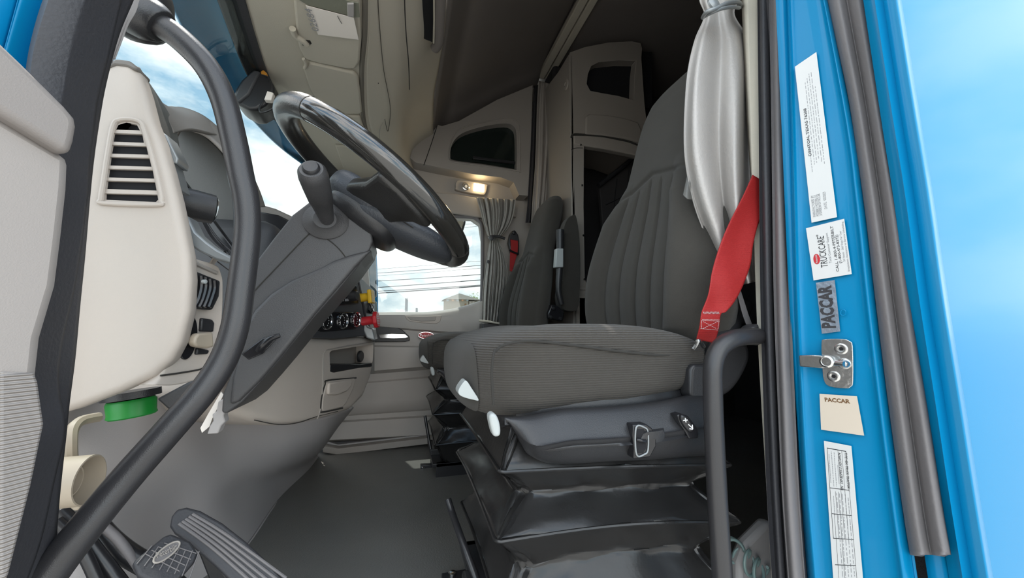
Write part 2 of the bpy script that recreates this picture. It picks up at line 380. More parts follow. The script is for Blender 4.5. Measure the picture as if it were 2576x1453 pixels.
# reading lamp under the bin
rl = root('reading_lamp', PY(1190, 470, 2.2), 'small rectangular reading lamp glowing warm yellow above the passenger curtain', 'lamp')
prism('lamp_base', [PY(x, y, 2.205) for x, y in ((1147, 458), (1160, 452), (1222, 462), (1226, 470), (1222, 486), (1210, 490), (1150, 478), (1146, 470))], (0, 0.03, 0), TAUPE, rl, bevel=0.004, smooth=3)
lathe('swivel_spot', PY(1172, 469, 2.2), (0, -1, 0), [(0.022, -0.005), (0.024, 0.006), (0.018, 0.008), (0.014, 0.002), (0.0, 0.002)], STEEL, rl, n=24)
lathe('spot_bulb', PY(1172, 469, 2.2), (0, -1, 0), [(0.008, 0.002), (0.009, 0.007), (0.0, 0.009)], LINEW, rl, n=16)
prism('lens', [PY(x, y, 2.198) for x, y in ((1192, 460), (1219, 464), (1218, 483), (1191, 479))], (0, 0.008, 0), LAMP, rl, bevel=0.002)['label'] = 'lit warm lens'
ld = bpy.data.lights.new('reading_light', 'POINT'); ld.energy = 0.35; ld.color = (1, 0.78, 0.45); ld.shadow_soft_size = 0.015
lo = bpy.data.objects.new('reading_light', ld); COL.objects.link(lo); lo.parent = rl; lo.location = (0.035, -0.05, 0.0)
# ledge over the window
struct(prism('trim_ledge', [PY(x, y, 2.2) for x, y in ((1060, 480), (1150, 488), (1215, 500), (1290, 512), (1300, 545), (1215, 548), (1130, 535), (1040, 530))], (0, 0.04, 0), TAUPE, bevel=0.005)).name = 'trim_6'
# window weatherstrips
wseal = [PY(x, y, 2.222) for x, y in ((940, 549), (1060, 545), (1180, 546), (1205, 556), (1213, 580), (1213, 680), (1211, 770))]
t7 = struct(tube('trim_wseal', wseal, 0.0105, RUBG, n=10)); t7.name = 'trim_7'
bp = struct(tube('trim_blue', [PY(x, y, 2.26) for x, y in ((1204, 545), (1222, 570), (1223, 680), (1220, 790))], 0.012, BLUE, n=10)); bp.name = 'trim_8'
wg = struct(prism('window_2', [PY(x, y, 2.27) for x, y in wo_px], (0, 0.004, 0), GLASS, bevel=0)); wg['label'] = 'passenger door window glass'

# ---------------------------------------------------------------- passenger door inner side
def dr(y0, y1, off, xs=(800, 930, 1000, 1090, 1180, 1300), bow=None):
    return [PY(x, y0 + (y1 - y0) * (x - 940) / 260.0 + (bow[i] if bow else 0), 2.2 + off) for i, x in enumerate(xs)]
rows = [dr(785, 781, 0.05, bow=(0, 0, 0, 0, -16, -60)), dr(787, 783, 0.012, bow=(0, 0, 0, 0, -16, -60)), dr(792, 790, -0.012, bow=(0, 0, 0, 0, -14, -52)), dr(806, 808, -0.018), dr(819, 840, -0.012),
        dr(823, 845, 0.004), dr(868, 872, 0.004), dr(872, 876, -0.022), dr(905, 892, -0.03), dr(923, 903, -0.05), dr(932, 910, -0.055), dr(940, 920, -0.02),
        dr(958, 935, -0.018), dr(962, 940, -0.03), dr(1010, 990, -0.035), dr(1036, 1018, -0.03), dr(1041, 1023, -0.010), dr(1052, 1036, -0.010), dr(1057, 1041, -0.03), dr(1100, 1086, -0.035), dr(1106, 1092, 0.0)]
d1 = patch('door_1', rows, DOORG, thick=0.02, n=4, smoothrows=False); struct(d1); d1['label'] = 'grey passenger door inner panel with moulded ribs'
def dpart(o): return o
prism('handle_recess', [PY(x, y, 2.192) for x, y in ((930, 814), (965, 814), (994, 820), (1013, 830), (1030, 846), (1031, 856), (1020, 859), (930, 860))], (0, 0.03, 0), BLKP, d1, bevel=0.003)
prism('door_handle', [PY(x, y, 2.178) for x, y in ((952, 841), (985, 838), (1020, 839), (1030, 848), (1020, 851), (990, 852), (956, 851))], (0, 0.012, 0), CHROME, d1, bevel=0.004, seg=3)['label'] = 'chrome door handle'
prism('pull_pocket', [PY(x, y, 2.18) for x, y in ((1018, 793), (1060, 795), (1111, 793), (1108, 808), (1098, 814), (1060, 812), (1030, 808), (1022, 802))], (0, 0.006, 0), BEIGE, d1, bevel=0.003)
prism('pocket_cavity', [PY(x, y, 2.178) for x, y in ((1024, 796), (1098, 796), (1094, 807), (1060, 808), (1034, 805))], (0, 0.005, 0), TAUPE, d1, bevel=0.002)
bd = prism('badge', [PY(1071.5 + 19 * cos(a), 843 + 8.2 * sin(a), 2.178) for a in [i * pi / 16 for i in range(32)]], (0, 0.02, 0), REDP, d1, bevel=0.002)
bd['label'] = 'red oval badge with silver script'
tube('badge_rim', [PY(1071.5 + 19 * cos(a), 843 + 8.2 * sin(a), 2.178) for a in [i * pi / 16 for i in range(32)]], 0.0014, CHROME, d1, n=6, closed=True, smoothpath=False)
text('badge_script', 'Peterbilt', PY(1056, 847, 2.176), (1, 0, 0), (0, 0, 1), 0.024, CHROME, d1, width=0.072)
# door sill step
sl = struct(prism('trim_sill', [PY(x, y, 2.12) for x, y in ((812, 1122), (850, 1128), (1100, 1098), (1100, 1114), (852, 1144), (812, 1138))], (0, 0.10, 0), TAUPE, bevel=0.004)); sl.name = 'trim_9'
struct(prism('trim_sill2', [PY(x, y, 2.17) for x, y in ((790, 1100), (850, 1118), (1100, 1088), (1100, 1104), (850, 1134), (790, 1120))], (0, 0.06, 0), GREYP, bevel=0.004)).name = 'trim_10'

# ---------------------------------------------------------------- driver side door opening, front (hinge) side
def pil(px, y): return PY(px[0], px[1], y)
# open driver door, seen at the far left edge
DA = V((-0.286, 0.435, 0)); DD = V((-0.5, -0.85, 0)).normalized()
dp0, dn = vplane((DA.x, DA.y), (DA.x + DD.x, DA.y + DD.y))
def DP(x, y, off=0.0): return PP(x, y, dp0 + dn * off, dn)
back = -dn
top_z = DP(0, 100).z
d2 = prism('door_2', [DP(182, 398), DP(178, 480), DP(165, 600), DP(150, 720), DP(112, 850), DP(102, 940), DP(122, 1070), DP(90, 1220), DP(30, 1453), DP(0, 1500)] + [DP(0, 1500) + DD * 0.7, DP(0, 290) + DD * 0.7, DP(0, 290)], back * 0.05, DOORB, bevel=0.008)
struct(d2); d2['label'] = 'beige inner panel of the opened driver door'
prism('grab_ridge', [DP(0, 100, .012), DP(60, 158, .012), DP(120, 218, .012), DP(170, 268, .012), DP(194, 297, .012), DP(198, 318, .012), DP(192, 355, .012), DP(180, 392, .012), DP(150, 375, .012), DP(70, 325, .012), DP(0, 282, .012), DP(0, 282, .012) + DD * .4 + V((0, 0, .25)), DP(0, 100, .012) + DD * .4 + V((0, 0, .25))], back * 0.06, mat('grab_ridge_plastic', (.25, .225, .21), .5, bump=.12, bscale=800), d2, bevel=0.012, seg=4)
rib = mat('ribbed_door_insert', (0.33, 0.30, 0.28), 0.5, rib=('Z', 95, 1.0, 0.0))
prism('ribbed_insert', [DP(0, 935, .003), DP(88, 937, .003), DP(97, 960, .003), DP(112, 1065, .003), DP(80, 1220, .003), DP(25, 1440, .003), DP(0, 1500, .003)], back * 0.01, rib, d2, bevel=0.002)
# blue painted pillar and grey rubber behind the door
def strip(name, Lp, Rp, yl, ym, yr, m, bulge=0.0, thick=0.02, nc=4):
    rows = []
    for a, b in zip(Lp, Rp):
        A = PY(*a, yl); B = PY(*b, yr); r = []
        for i in range(nc + 1):
            t = i / nc; p = A.lerp(B, t); p.y += (ym - (yl + yr) / 2) * 4 * t * (1 - t); r.append(p)
        rows.append(r)
    return patch(name, rows, m, thick=thick, n=5)
ys = (-60, 120, 300, 420)
def seq(*p): return list(p)
struct(strip('trim_a', [(-120, -60), (-120, 120), (-120, 300), (-120, 420)], [(60, -60), (10, 120), (-40, 300), (-70, 420)], .455, .45, .47, BLUE)).name = 'trim_11'
struct(strip('trim_b', [(60, -60), (10, 120), (-40, 300), (-70, 420)], [(150, -60), (110, 120), (60, 300), (30, 420)], .47, .475, .50, BLUE)).name = 'trim_12'
struct(strip('trim_c', [(150, -60), (110, 120), (60, 300), (30, 420)], [(206, -60), (146, 120), (102, 300), (85, 420)], .50, .46, .50, BLUE)).name = 'trim_13'
struct(strip('trim_d', [(200, -60), (142, 120), (98, 300), (80, 420)], [(290, -60), (240, 120), (206, 300), (190, 420)], .51, .485, .535, RUBG)).name = 'trim_14'
sealL = [(278, -60), (262, 0), (235, 120), (205, 240), (193, 320), (182, 400), (178, 480), (162, 600), (142, 720), (110, 850), (99, 935), (104, 1000), (118, 1075), (90, 1200), (55, 1350), (15, 1460), (-10, 1520)]
sealR = [(360, -60), (337, 0), (300, 90), (268, 210), (250, 310), (236, 410), (226, 510), (215, 640), (203, 760), (190, 900), (176, 1010), (168, 1090), (158, 1180), (150, 1260), (143, 1350), (134, 1460), (128, 1520)]
struct(strip('trim_seal', sealL, sealR, .50, .46, .53, RUBBER, nc=6, thick=0.015)).name = 'trim_15'
# inner pillar strip and its dark cover at the top
struct(strip('trim_e', [(345, -60), (328, 10), (308, 60), (290, 110), (272, 160)], [(362, -60), (346, 20), (324, 62), (306, 108), (290, 150)], .545, .545, .55, GREYP, thick=0.003)).name = 'trim_16'

# ---------------------------------------------------------------- driver side B pillar: trim, rubber, blue door shut with its stickers
YB = (-330, 250, 500, 760, 1000, 1250, 1520)
def col(px): return list(zip((px[0] + (px[0] - px[1]) * 270 / 310,) + tuple(px[1:]), YB))
c_a = col((1878, 1886, 1894, 1902, 1914, 1929, 1944))     # beige trim left edge
c_b = col((1906, 1910, 1914, 1918, 1926, 1938, 1954))     # trim / dark rubber
c_c = col((1937, 1941, 1944, 1948, 1956, 1966, 1984))     # rubber groove
c_d = col((1974, 1982, 1987, 1993, 2004, 2018, 2040))     # rubber / blue
c_h = col((2068, 2134, 2172, 2202, 2232, 2266, 2306))     # blue / second seal
c_i = col((2168, 2216, 2256, 2292, 2330, 2368, 2412))     # second seal / outer skin
def cols(name, cc, ysd, m, **k):
    rows = []
    for i in range(len(YB)): rows.append([PY(*c[i], y) for c, y in zip(cc, ysd)])
    return struct(patch(name, rows, m, **k))
cols('trim_20', [c_a, c_b], (.585, .575), BEIGE2, thick=0.03)
def mid(a, b, t): return [(p[0] + (q[0] - p[0]) * t, p[1]) for p, q in zip(a, b)]
cols('trim_21', [c_b, mid(c_b, c_c, .3), mid(c_b, c_c, .8), c_c], (.565, .545, .54, .55), RUBBER, thick=0.02)
cols('trim_22', [c_c, mid(c_c, c_d, .25), mid(c_c, c_d, .7), c_d], (.545, .515, .51, .53), RUBG, thick=0.02)
# blue shut face: nearly flat face to the front, rounded at both sides
FA = (0.655, 0.50); FB = (0.672, 0.425)
bp0, bnv = vplane(FA, FB)
def BPt(x, y, off=0.0): return PP(x, y, bp0 + bnv * off, bnv)
rows = []
for i in range(len(YB)):
    y = YB[i]; d, h = c_d[i][0], c_h[i][0]
    a = PY(d - 4, y, .525); f1 = BPt(d + 0.14 * (h - d), y); f2 = BPt(d + 0.5 * (h - d), y); f3 = BPt(d + 0.82 * (h - d), y)
    rg = BPt(d + 0.92 * (h - d), y, .006); e1 = BPt(h + 6, y, -.012)
    rows.append([a, BPt(d + 0.05 * (h - d), y, .004), f1, f2, f3, rg, e1])
struct(patch('trim_23', rows, BLUE, thick=0.02))
# second weatherstrip, two rounded lips
cut_y = 1405
def sealrow(y, k0, k1, off, d):
    a = [(k0 + (k1 - k0) * t) for t in (0, .12, .3, .45, .52, .62, .8, .95, 1)]
    o = (0, .012, .016, .008, .002, .012, .018, .012, 0)
    return [BPt(x, y, off + q * d) for x, q in zip(a, o)]
rows = []
for y in (-330, -60, 100, 250, 400, 550, 700, 850, 1000, 1150, 1300, 1405):
    def ip(c):
        for (x0, y0), (x1, y1) in zip(c, c[1:]):
            if y <= y1: return x0 + (x1 - x0) * (y - y0) / (y1 - y0)
    rows.append(sealrow(y + (0 if y < 1400 else -10), ip(c_h), ip(c_i), -0.004, 1.0))
ws = struct(patch('trim_24', rows, RUBG, thick=0.01))
# outer skin of the sleeper: a flat side panel with a rounded front edge
YS = 0.335
rows = []
for i in range(len(YB)):
    y = YB[i]; x = c_i[i][0]
    e0 = BPt(x - 14, y, -.016); p1 = PY(x + 14, y, YS + .035); p2 = PY(x + 40, y, YS + .008); p3 = PY(x + 75, y, YS)
    rows.append([e0, p1, p2, p3, V((1.2, YS, p3.z)), V((1.7, YS + .004, p3.z)), V((2.3, YS, p3.z))])
bs = struct(patch('wall_outer_left', rows, BLUE, thick=0.02))
# extend the skin downwards
struct(box('wall_skin', (0.80, YS, -0.75), (2.3, YS + .03, rows[-1][3].z + 0.02), BLUE, bevel=0)).name = 'wall_skirt_left'
struct(box('wall_roof', (0.80, YS + .002, 1.2), (2.3, YS + .03, 2.7), BLUE, bevel=0)).name = 'wall_skin_upper_left'

# ---------------------------------------------------------------- stickers and latch on the shut face
def sticker(name, px, m, label, t=0.0006, cat='sticker', r=0.0):
    P = [BPt(x, y, 0.0042) for x, y in px]
    o = prism(name, P, bnv * t, m, None, bevel=0)
    return tag(o, label, cat), P
def axes(P):       # P = top-left, top-right, bottom-right, bottom-left on the photo; reading direction runs up the pillar
    up = ((P[0] - P[3]) + (P[1] - P[2])).normalized(); ac = ((P[1] - P[0]) + (P[2] - P[3])).normalized()
    return up, ac
def S4(P, u, v):   # u across (left to right), v from the top down
    return (P[0] * (1 - u) + P[1] * u) * (1 - v) + (P[3] * (1 - u) + P[2] * u) * v
OFF = bnv * 0.0007
def vtext(s, P, u, v0, v1, size, m, par, name='printed_text'):    # text line running upwards from v0 to v1
    a = S4(P, u, v0) + OFF; b = S4(P, u, v1) + OFF
    return text(name, s, a, b - a, bnv.cross(b - a), size, m, par, width=(b - a).length, ext=0.00012)
def bars(P, rows_, m, par, name='fine_print', th=0.012):
    bm = bmesh.new(); rnd = random.Random(7)
    for (u, v0, v1) in rows_:
        v = v0
        while v < v1:
            ln = rnd.uniform(.006, .028) * (v1 - v0) * 2.2; e_ = min(v + ln, v1)
            q = [S4(P, u - th, v) + OFF, S4(P, u + th, v) + OFF, S4(P, u + th, e_) + OFF, S4(P, u - th, e_) + OFF]
            add_prism(bm, q, bnv * 0.0001); v = e_ + rnd.uniform(.004, .010) * (v1 - v0) * 2
    return finish(name, bm, m, par, smooth=False)
o, P = sticker('warning_label', [(2000, 168), (2054, 131), (2106, 546), (2042, 560)], LABELW, 'long narrow white label with fine print, topmost on the blue pillar')
bars(P, [(0.26, .30, .70), (0.38, .14, .66), (0.48, .12, .66), (0.58, .10, .64), (0.68, .10, .66), (0.78, .20, .68)], INKG, o)
for u, s in ((.2, 'MANUFACTURED BY'), (.34, 'PETERBILT MOTORS CO.'), (.46, 'A DIVISION OF PACCAR')):
    vtext(s, P, u, .97, .84, .0055, INKG, o)
vtext('DATE:  02/2023', P, .68, .94, .84, .0055, INKG, o)
vtext('DENTON, TEXAS 76208', P, .30, .60, .30, .006, INK, o)
o, P = sticker('service_card', [(2028, 574), (2124, 550), (2143, 689), (2047, 705)], LABELW, 'square white service label with red oval emblem and phone number')
c0 = S4(P, .17, .62)
up, ac = axes(P)
em = prism('emblem', [c0 + OFF + up * .0088 * cos(a) + ac * .0046 * sin(a) for a in [i * pi / 14 for i in range(28)]], bnv * .0003, REDP, o, bevel=0); em['label'] = 'small red oval emblem'
text('emblem_script', 'Peterbilt', c0 + bnv * .0012 - up * .007 + ac * .0012, up, bnv.cross(up), .004, LABELW, em, width=.014, ext=.0001)
vtext('TRUCKCARE', P, .44, .80, .22, .0135, INK, o)
vtext('®', P, .30, .21, .17, .004, INK, o)
vtext('Total Customer Support', P, .55, .74, .18, .0045, INKG, o)
vtext('CALL 1-800-4-PETERBILT', P, .705, .92, .08, .0052, INK, o)
vtext('(1-800-473-8372)', P, .80, .78, .26, .0050, INK, o)
vtext('24 Hours   365 Days Per Year', P, .89, .76, .20, .0038, INKG, o)
vtext('Breakdown Assistance to Service Scheduling', P, .97, .95, .05, .0036, INKG, o)
o, P = sticker('foil_label', [(2053, 711), (2100, 704), (2114, 833), (2068, 839)], FOIL, 'dark silver foil label with black capitals, above the door striker')
a = S4(P, .76, .93) + OFF; b = S4(P, .76, .09) + OFF; text('printed_text', 'PACCAR', a, b - a, bnv.cross(b - a), .0245, INK, o, width=(b - a).length, ext=.00012, bold=.0011)
o, P = sticker('square_label', [(2062, 990), (2156, 996), (2174, 1095), (2066, 1080)], LABELC, 'cream rounded square label just below the door striker')
a = S4(P, .14, .20) + OFF; b = S4(P, .80, .20) + OFF
text('printed_text', 'PACCAR', a, b - a, bnv.cross(b - a), .0085, INKB, o, width=(b - a).length, ext=.0001, bold=.0003)
o, P = sticker('certification_label', [(2073, 1108), (2142, 1121), (2177, 1520), (2101, 1520)], LABELW, 'long white certification label with a printed table, lowest on the pillar')
def dtext(s, P, u, v0, v1, size, m, par):
    a = S4(P, u, v0) + OFF; b = S4(P, u, v1) + OFF
    return text('printed_text', s, a, b - a, bnv.cross(b - a), size, m, par, width=(b - a).length, ext=.00012)
dtext('TYPE VEH. TRUCK TRACTOR', P, .74, .05, .28, .0045, INK, o)
dtext('VIN  1XP-BDP9X-5 ND/749974', P, .60, .30, .06, .0045, INK, o)
bars(P, [(0.16, .08, .26), (0.26, .06, .28), (0.36, .06, .28), (0.46, .14, .26), (.22, .34, .46), (.34, .32, .96), (.44, .32, .96), (.54, .32, .96), (.64, .32, .96), (.74, .34, .96)], INKG, o)
bm = bmesh.new()
for (u0, v0, u1, v1) in ((.10, .04, .80, .045), (.10, .04, .115, .60), (.785, .04, .80, .30), (.10, .29, .80, .294), (.50, .04, .51, .60), (.64, .04, .65, .60), (.30, .31, .31, .60), (.40, .31, .41, .98), (.10, .45, .80, .454), (.10, .60, .80, .604), (.10, .76, .80, .764), (.8, .3, .81, .98), (.2, .45, .21, .98)):
    add_prism(bm, [S4(P, u0, v0) + OFF, S4(P, u1, v0) + OFF, S4(P, u1, v1) + OFF, S4(P, u0, v1) + OFF], bnv * .0001)
finish('table_lines', bm, INK, o, smooth=False)
# raised ring in the paint
rg = tube('plug_ring', [BPt(2121 + 6.5 * cos(a), 786 + 7.5 * sin(a), .004) for a in [i * pi / 10 for i in range(20)]], .0008, BLUE, n=6, closed=True, smoothpath=False)
tag(rg, 'small raised blue ring beside the foil label', 'plug')
# striker
st = root('door_striker', BPt(2108, 912), 'zinc plated door striker with two screws on the blue pillar', 'striker')
prism('base_plate', [BPt(x, y, .004) for x, y in ((2068, 862), (2076, 853), (2122, 852), (2140, 858), (2147, 872), (2148, 958), (2142, 972), (2130, 976), (2088, 971), (2074, 955), (2070, 920))], bnv * .003, STEEL, st, bevel=.001, smooth=3)
for x, y in ((2116, 877), (2097, 946)):
    s_ = lathe('screw', BPt(x, y, .007), bnv, [(.0085, 0), (.0085, .0012), (.007, .002), (.0045, .0015), (0, .001)], STEEL, st, n=24)
    lathe('socket', BPt(x, y, .0085), bnv, [(.0028, 0), (.0028, .0004), (0, .0004)], VOID, s_, n=6)
prism('striker_bar', [BPt(x, y, .012) for x, y in ((2014, 893), (2050, 892), (2068, 893), (2090, 898), (2096, 910), (2092, 920), (2070, 926), (2050, 924), (2016, 921))], bnv * .006, STEEL, st, bevel=.0015, seg=3)
tube('striker_pin', [BPt(2072, 910, .012), BPt(2124, 915, .018)], .0042, STEEL, st, n=16)
lathe('pin_head', BPt(2080, 909, .018), bnv, [(.0095, 0), (.0095, .002), (.007, .003), (.0065, .0015), (0, .0015)], STEEL, st, n=24)
lathe('pin_foot', BPt(2124, 914, .007), bnv, [(.0085, 0), (.0075, .006), (.005, .009), (0, .009)], STEEL, st, n=24)

# ================================================================ driver seat
SY = 0.86
seat = root('bucket_seat', (0.4, SY, FZ), 'large dark grey fabric driver seat on black bellows, nearest to the door', 'seat', 'high-back truck seats')
# cushion: rounded block, nose rolled down, bolsters raised along both sides
def cush(q):
    x, y, z = q.x, q.y, q.z
    top = 0.5 * (1 + z)
    z2 = z + top * (0.10 * cos((x - 0.05) * 1.5) + 0.22 * (abs(y) ** 3) * (1 - 0.3 * x) - 0.16 * (1 - abs(y)) * (x + .3)) - 0.22 * max(0, -x - .55) * top
    z2 -= (1 - top) * 0.30 * max(0, -x - 0.1) - (1 - top) * 0.45 * max(0, x - .1)
    z2 -= top * 0.62 * max(0, x - .05) ** 2 * (.5 + .5 * y * y) + top * .25 * max(0, -x - .35)
    x2 = x * (1 - 0.04 * (z < 0) * abs(z)) - (0.06 * (1 - y * y) if x < 0 else 0) * (-x)
    return V((x2, y * (1 - 0.04 * (1 - top)), z2))
cu = blob('cushion', (0.372, SY, 0.645), (0.258, 0.255, 0.075), FABR, seat, k=5.0, n=26, deform=cush)
# smooth fabric nose over the front of the cushion
nose = blob('cushion_front', (0.372, SY, 0.645), (0.260, 0.2565, 0.0765), FAB, seat, k=5.0, n=26, deform=cush)
bm = bmesh.new(); bm.from_mesh(nose.data)
bmesh.ops.bisect_plane(bm, geom=bm.verts[:] + bm.edges[:] + bm.faces[:], plane_co=V((0.178, 0, 0)), plane_no=V((1, 0, 0.08)), clear_outer=True)
bm.to_mesh(nose.data); bm.free()
# piping along the side of the cushion
def pip(side):
    yy = SY + side * 0.2555
    pts = [(0.185, .688), (0.23, .692), (0.30, .690), (0.38, .682), (0.46, .670), (0.54, .658), (0.60, .652)]
    return [V((x, yy - side * (0.004 + 0.006 * abs(i - 3) / 3), z)) for i, (x, z) in enumerate(pts)]
PIP = [PY(x, y, Y) for x, y, Y in ((1246, 884, .612), (1262, 870, .612), (1300, 860, .611), (1350, 858, .610), (1458, 870, .607), (1565, 884, .606), (1658, 893, .610), (1708, 891, .616), (1755, 902, .63))]
tube('piping', PIP, 0.0024, SEAM, cu, n=8)
tube('piping', [V((p.x, 2 * SY - p.y, p.z)) for p in PIP], 0.0024, SEAM, cu, n=8)
tube('front_seam', [PY(1241, 1018, .604), PY(1239, 985, .601), PY(1237, 940, .6005), PY(1240, 900, .601), PY(1245, 878, .606)], 0.0022, SEAM, cu, n=8)
# backrest: rows of rounded sections, channels sewn into the front face
bz = [0.665, 0.70, 0.76, 0.82, 0.88, 0.94, 1.00, 1.06, 1.12, 1.18, 1.24, 1.30, 1.36, 1.41, 1.44, 1.452]
bxc = [0.630, 0.628, 0.628, 0.632, 0.640, 0.652, 0.666, 0.680, 0.695, 0.710, 0.726, 0.742, 0.758, 0.770, 0.780, 0.790]
bw = [0.225, 0.243, 0.262, 0.268, 0.266, 0.255, 0.236, 0.212, 0.185, 0.170, 0.162, 0.158, 0.150, 0.130, 0.095, 0.02]
bt = [0.045, 0.055, 0.06, 0.062, 0.062, 0.060, 0.058, 0.056, 0.054, 0.054, 0.056, 0.056, 0.054, 0.046, 0.032, 0.01]
def lerp_t(T, z):
    for i in range(len(bz) - 1):
        if z <= bz[i + 1]:
            t = (z - bz[i]) / (bz[i + 1] - bz[i]); t2 = t
            a = T[max(i - 1, 0)]; b = T[i]; c = T[i + 1]; d = T[min(i + 2, len(T) - 1)]
            return 0.5 * ((2 * b) + (c - a) * t + (2 * a - 5 * b + 4 * c - d) * t * t + (3 * b - a - 3 * c + d) * t ** 3)
    return T[-1]
def back_section(z, n=132):
    xc, wd, th = lerp_t(bxc, z), lerp_t(bw, z), lerp_t(bt, z); out = []
    low = max(0.0, min(1.0, (1.16 - z) / 0.12)); b0 = max(0.0, min(1.0, (z - .69) / .03))
    NF = 150
    for j in range(NF + 1):                            # front face, far side to near side
        u = -1 + 2 * j / NF; x = -(max(0.0, 1 - abs(u) ** 4.5)) ** 0.5 * th
        bl = max(0.0, abs(u) - 0.5) / 0.5
        x += -0.040 * sin(min(1, bl * 1.15) * pi) * low * (.4 + .6 * b0) + 0.010 * (1 - min(1, abs(u) / .5)) * low
        if z > .705:
            g = max(0.0, min(1.0, (1.135 - .05 * abs(u) - z) / .03))
            for k in (-0.52, -0.26, 0.0, 0.26, 0.52): x += 0.011 * g * math.exp(-((u - k) / 0.020) ** 2)
            for k in (-0.39, -0.13, 0.13, 0.39): x -= 0.004 * g * math.exp(-((u - k) / 0.09) ** 2)
        x += 0.008 * math.exp(-((z - 1.145 + .05 * abs(u)) / .007) ** 2) * (abs(u) < .8)
        x += (0.009 * math.exp(-((z - .703) / .006) ** 2) if abs(u) < .56 else 0)
        out.append(V((xc + x, SY + u * wd, z)))
    for j in range(1, 40):
        u = 1 - 2 * j / 40; out.append(V((xc + (max(0.0, 1 - abs(u) ** 4)) ** 0.5 * th, SY + u * wd, z)))
    return out
bm = bmesh.new(); prev = None
zs = [bz[0] + (bz[-1] - bz[0]) * i / 190 for i in range(191)]
for z in zs:
    ring = [bm.verts.new(p) for p in back_section(z)]
    if prev:
        for j in range(len(ring)): bm.faces.new((prev[j], prev[(j + 1) % len(ring)], ring[(j + 1) % len(ring)], ring[j]))
    else: bm.faces.new(ring[::-1])
    prev = ring
bm.faces.new(prev)
bk = finish('backrest', bm, FAB, seat, ang=80)
# frame between cushion and bellows
blob('seat_pan', (0.39, SY, 0.57), (0.22, 0.235, 0.045), BLKP, seat, k=6, n=6)
# side cover, a faceted black moulding
def PS(x, y, off=0.0): return PY(x, y, 0.602 + off)
def sc_row(*p): return [PS(*q) for q in p]
rows = [sc_row((1262, 1048, .03), (1330, 1044, .02), (1415, 1028, .012), (1530, 1022, .01), (1644, 1010, .008), (1735, 992, .01), (1800, 985, .02)),
        sc_row((1272, 1052, .0), (1335, 1050, -.004), (1420, 1036, -.008), (1530, 1030, -.010), (1644, 1020, -.010), (1742, 1004, -.008), (1800, 1000, 0)),
        sc_row((1290, 1080, .002), (1345, 1112, -.030), (1440, 1101, -.034), (1530, 1096, -.034), (1640, 1088, -.034), (1735, 1072, -.034), (1800, 1066, -.030)),
        sc_row((1302, 1102, .004), (1352, 1124, -.032), (1440, 1112, -.036), (1530, 1107, -.036), (1640, 1098, -.036), (1735, 1084, -.036), (1800, 1080, -.030)),
        sc_row((1324, 1138, .006), (1360, 1152, -.012), (1440, 1158, -.014), (1530, 1154, -.014), (1640, 1150, -.014), (1735, 1142, -.014), (1800, 1138, -.01)),
        sc_row((1336, 1146, .03), (1372, 1164, .012), (1440, 1166, .01), (1530, 1161, .01), (1640, 1155, .01), (1735, 1147, .01), (1800, 1143, .012))]
sc = patch('side_cover', rows, BLKP, seat, thick=0.012, n=5)
prism('side_tab', [PS(x, y) for x, y in ((1738, 930), (1746, 916), (1800, 916), (1800, 1050), (1765, 1042), (1752, 1022), (1736, 992))], (0, 0.03, 0), BLKP, seat, bevel=.006, seg=3)
# recline pull handle in the cover
hp = prism('recline_bezel', [PS(x, y, -.043) for x, y in ((1592, 1068), (1626, 1066), (1640, 1076), (1651, 1092), (1651, 1122), (1636, 1150), (1594, 1154), (1596, 1128), (1592, 1096))], (0, 0.02, 0), BLKS, sc, bevel=.002)
prism('recline_cavity', [PS(x, y, -.0435) for x, y in ((1600, 1078), (1620, 1078), (1626, 1090), (1626, 1128), (1618, 1140), (1602, 1140))], (0, 0.004, 0), VOID, sc, bevel=.001)
rh = tube('recline_handle', [PS(x, y, -.044) for x, y in ((1600, 1075), (1622, 1075), (1630, 1088), (1630, 1130), (1621, 1142), (1601, 1142))], .0015, SILV, sc, n=10, closed=True); rh['label'] = 'grey framed recline handle'
tube('recline_catch', [PS(1603, 1105, -.045), PS(1612, 1107, -.048), PS(1624, 1110, -.045)], .0028, BLKS, sc, n=10)
sw = prism('height_switch', [PS(x, y, -.040) for x, y in ((1704, 1044), (1716, 1040), (1732, 1046), (1756, 1078), (1757, 1102), (1734, 1104), (1726, 1088), (1712, 1066))], (0, 0.02, 0), BLKS, sc, bevel=.002)
prism('rocker', [PS(x, y, -.046) for x, y in ((1714, 1046), (1727, 1046), (1743, 1068), (1746, 1084), (1735, 1086), (1719, 1066))], (0, 0.012, 0), BLKS, sw, bevel=.003, seg=3, smooth=3)
bm = bmesh.new()
def bar(bm, a, b, w_, off=-.0475):
    A, B = PS(*a, off), PS(*b, off); d = (B - A).normalized(); s = V((d.z, 0, -d.x)) * w_
    add_prism(bm, [A - s, A + s, B + s, B - s], (0, .001, 0))
bar(bm, (1719, 1057), (1730, 1056), .0008); bar(bm, (1724, 1051), (1726, 1062), .0008); bar(bm, (1732, 1067), (1742, 1076), .0007); bar(bm, (1742, 1068), (1743, 1079), .0007); bar(bm, (1735, 1078), (1743, 1079), .0007)
finish('switch_symbols', bm, LINEW, sw, smooth=False)
# white controls
kn = prism('tilt_knob', [PY(x, y, .59) for x, y in ((1231, 1050), (1238, 1040), (1249, 1044), (1257, 1062), (1260, 1085), (1256, 1097), (1243, 1097), (1236, 1078))], (0, .022, 0), WHITEP, seat, bevel=.004, seg=3, smooth=3); kn['label'] = 'pale grey tilt knob'
lv = prism('slide_paddle', [PY(x, y, .66) for x, y in ((1153, 982), (1162, 966), (1173, 957), (1186, 975), (1205, 1006), (1190, 1005), (1170, 1000), (1156, 993))], (0, .035, 0), WHITEP, seat, bevel=.010, seg=3, smooth=3); lv['label'] = 'pale grey slide paddle'
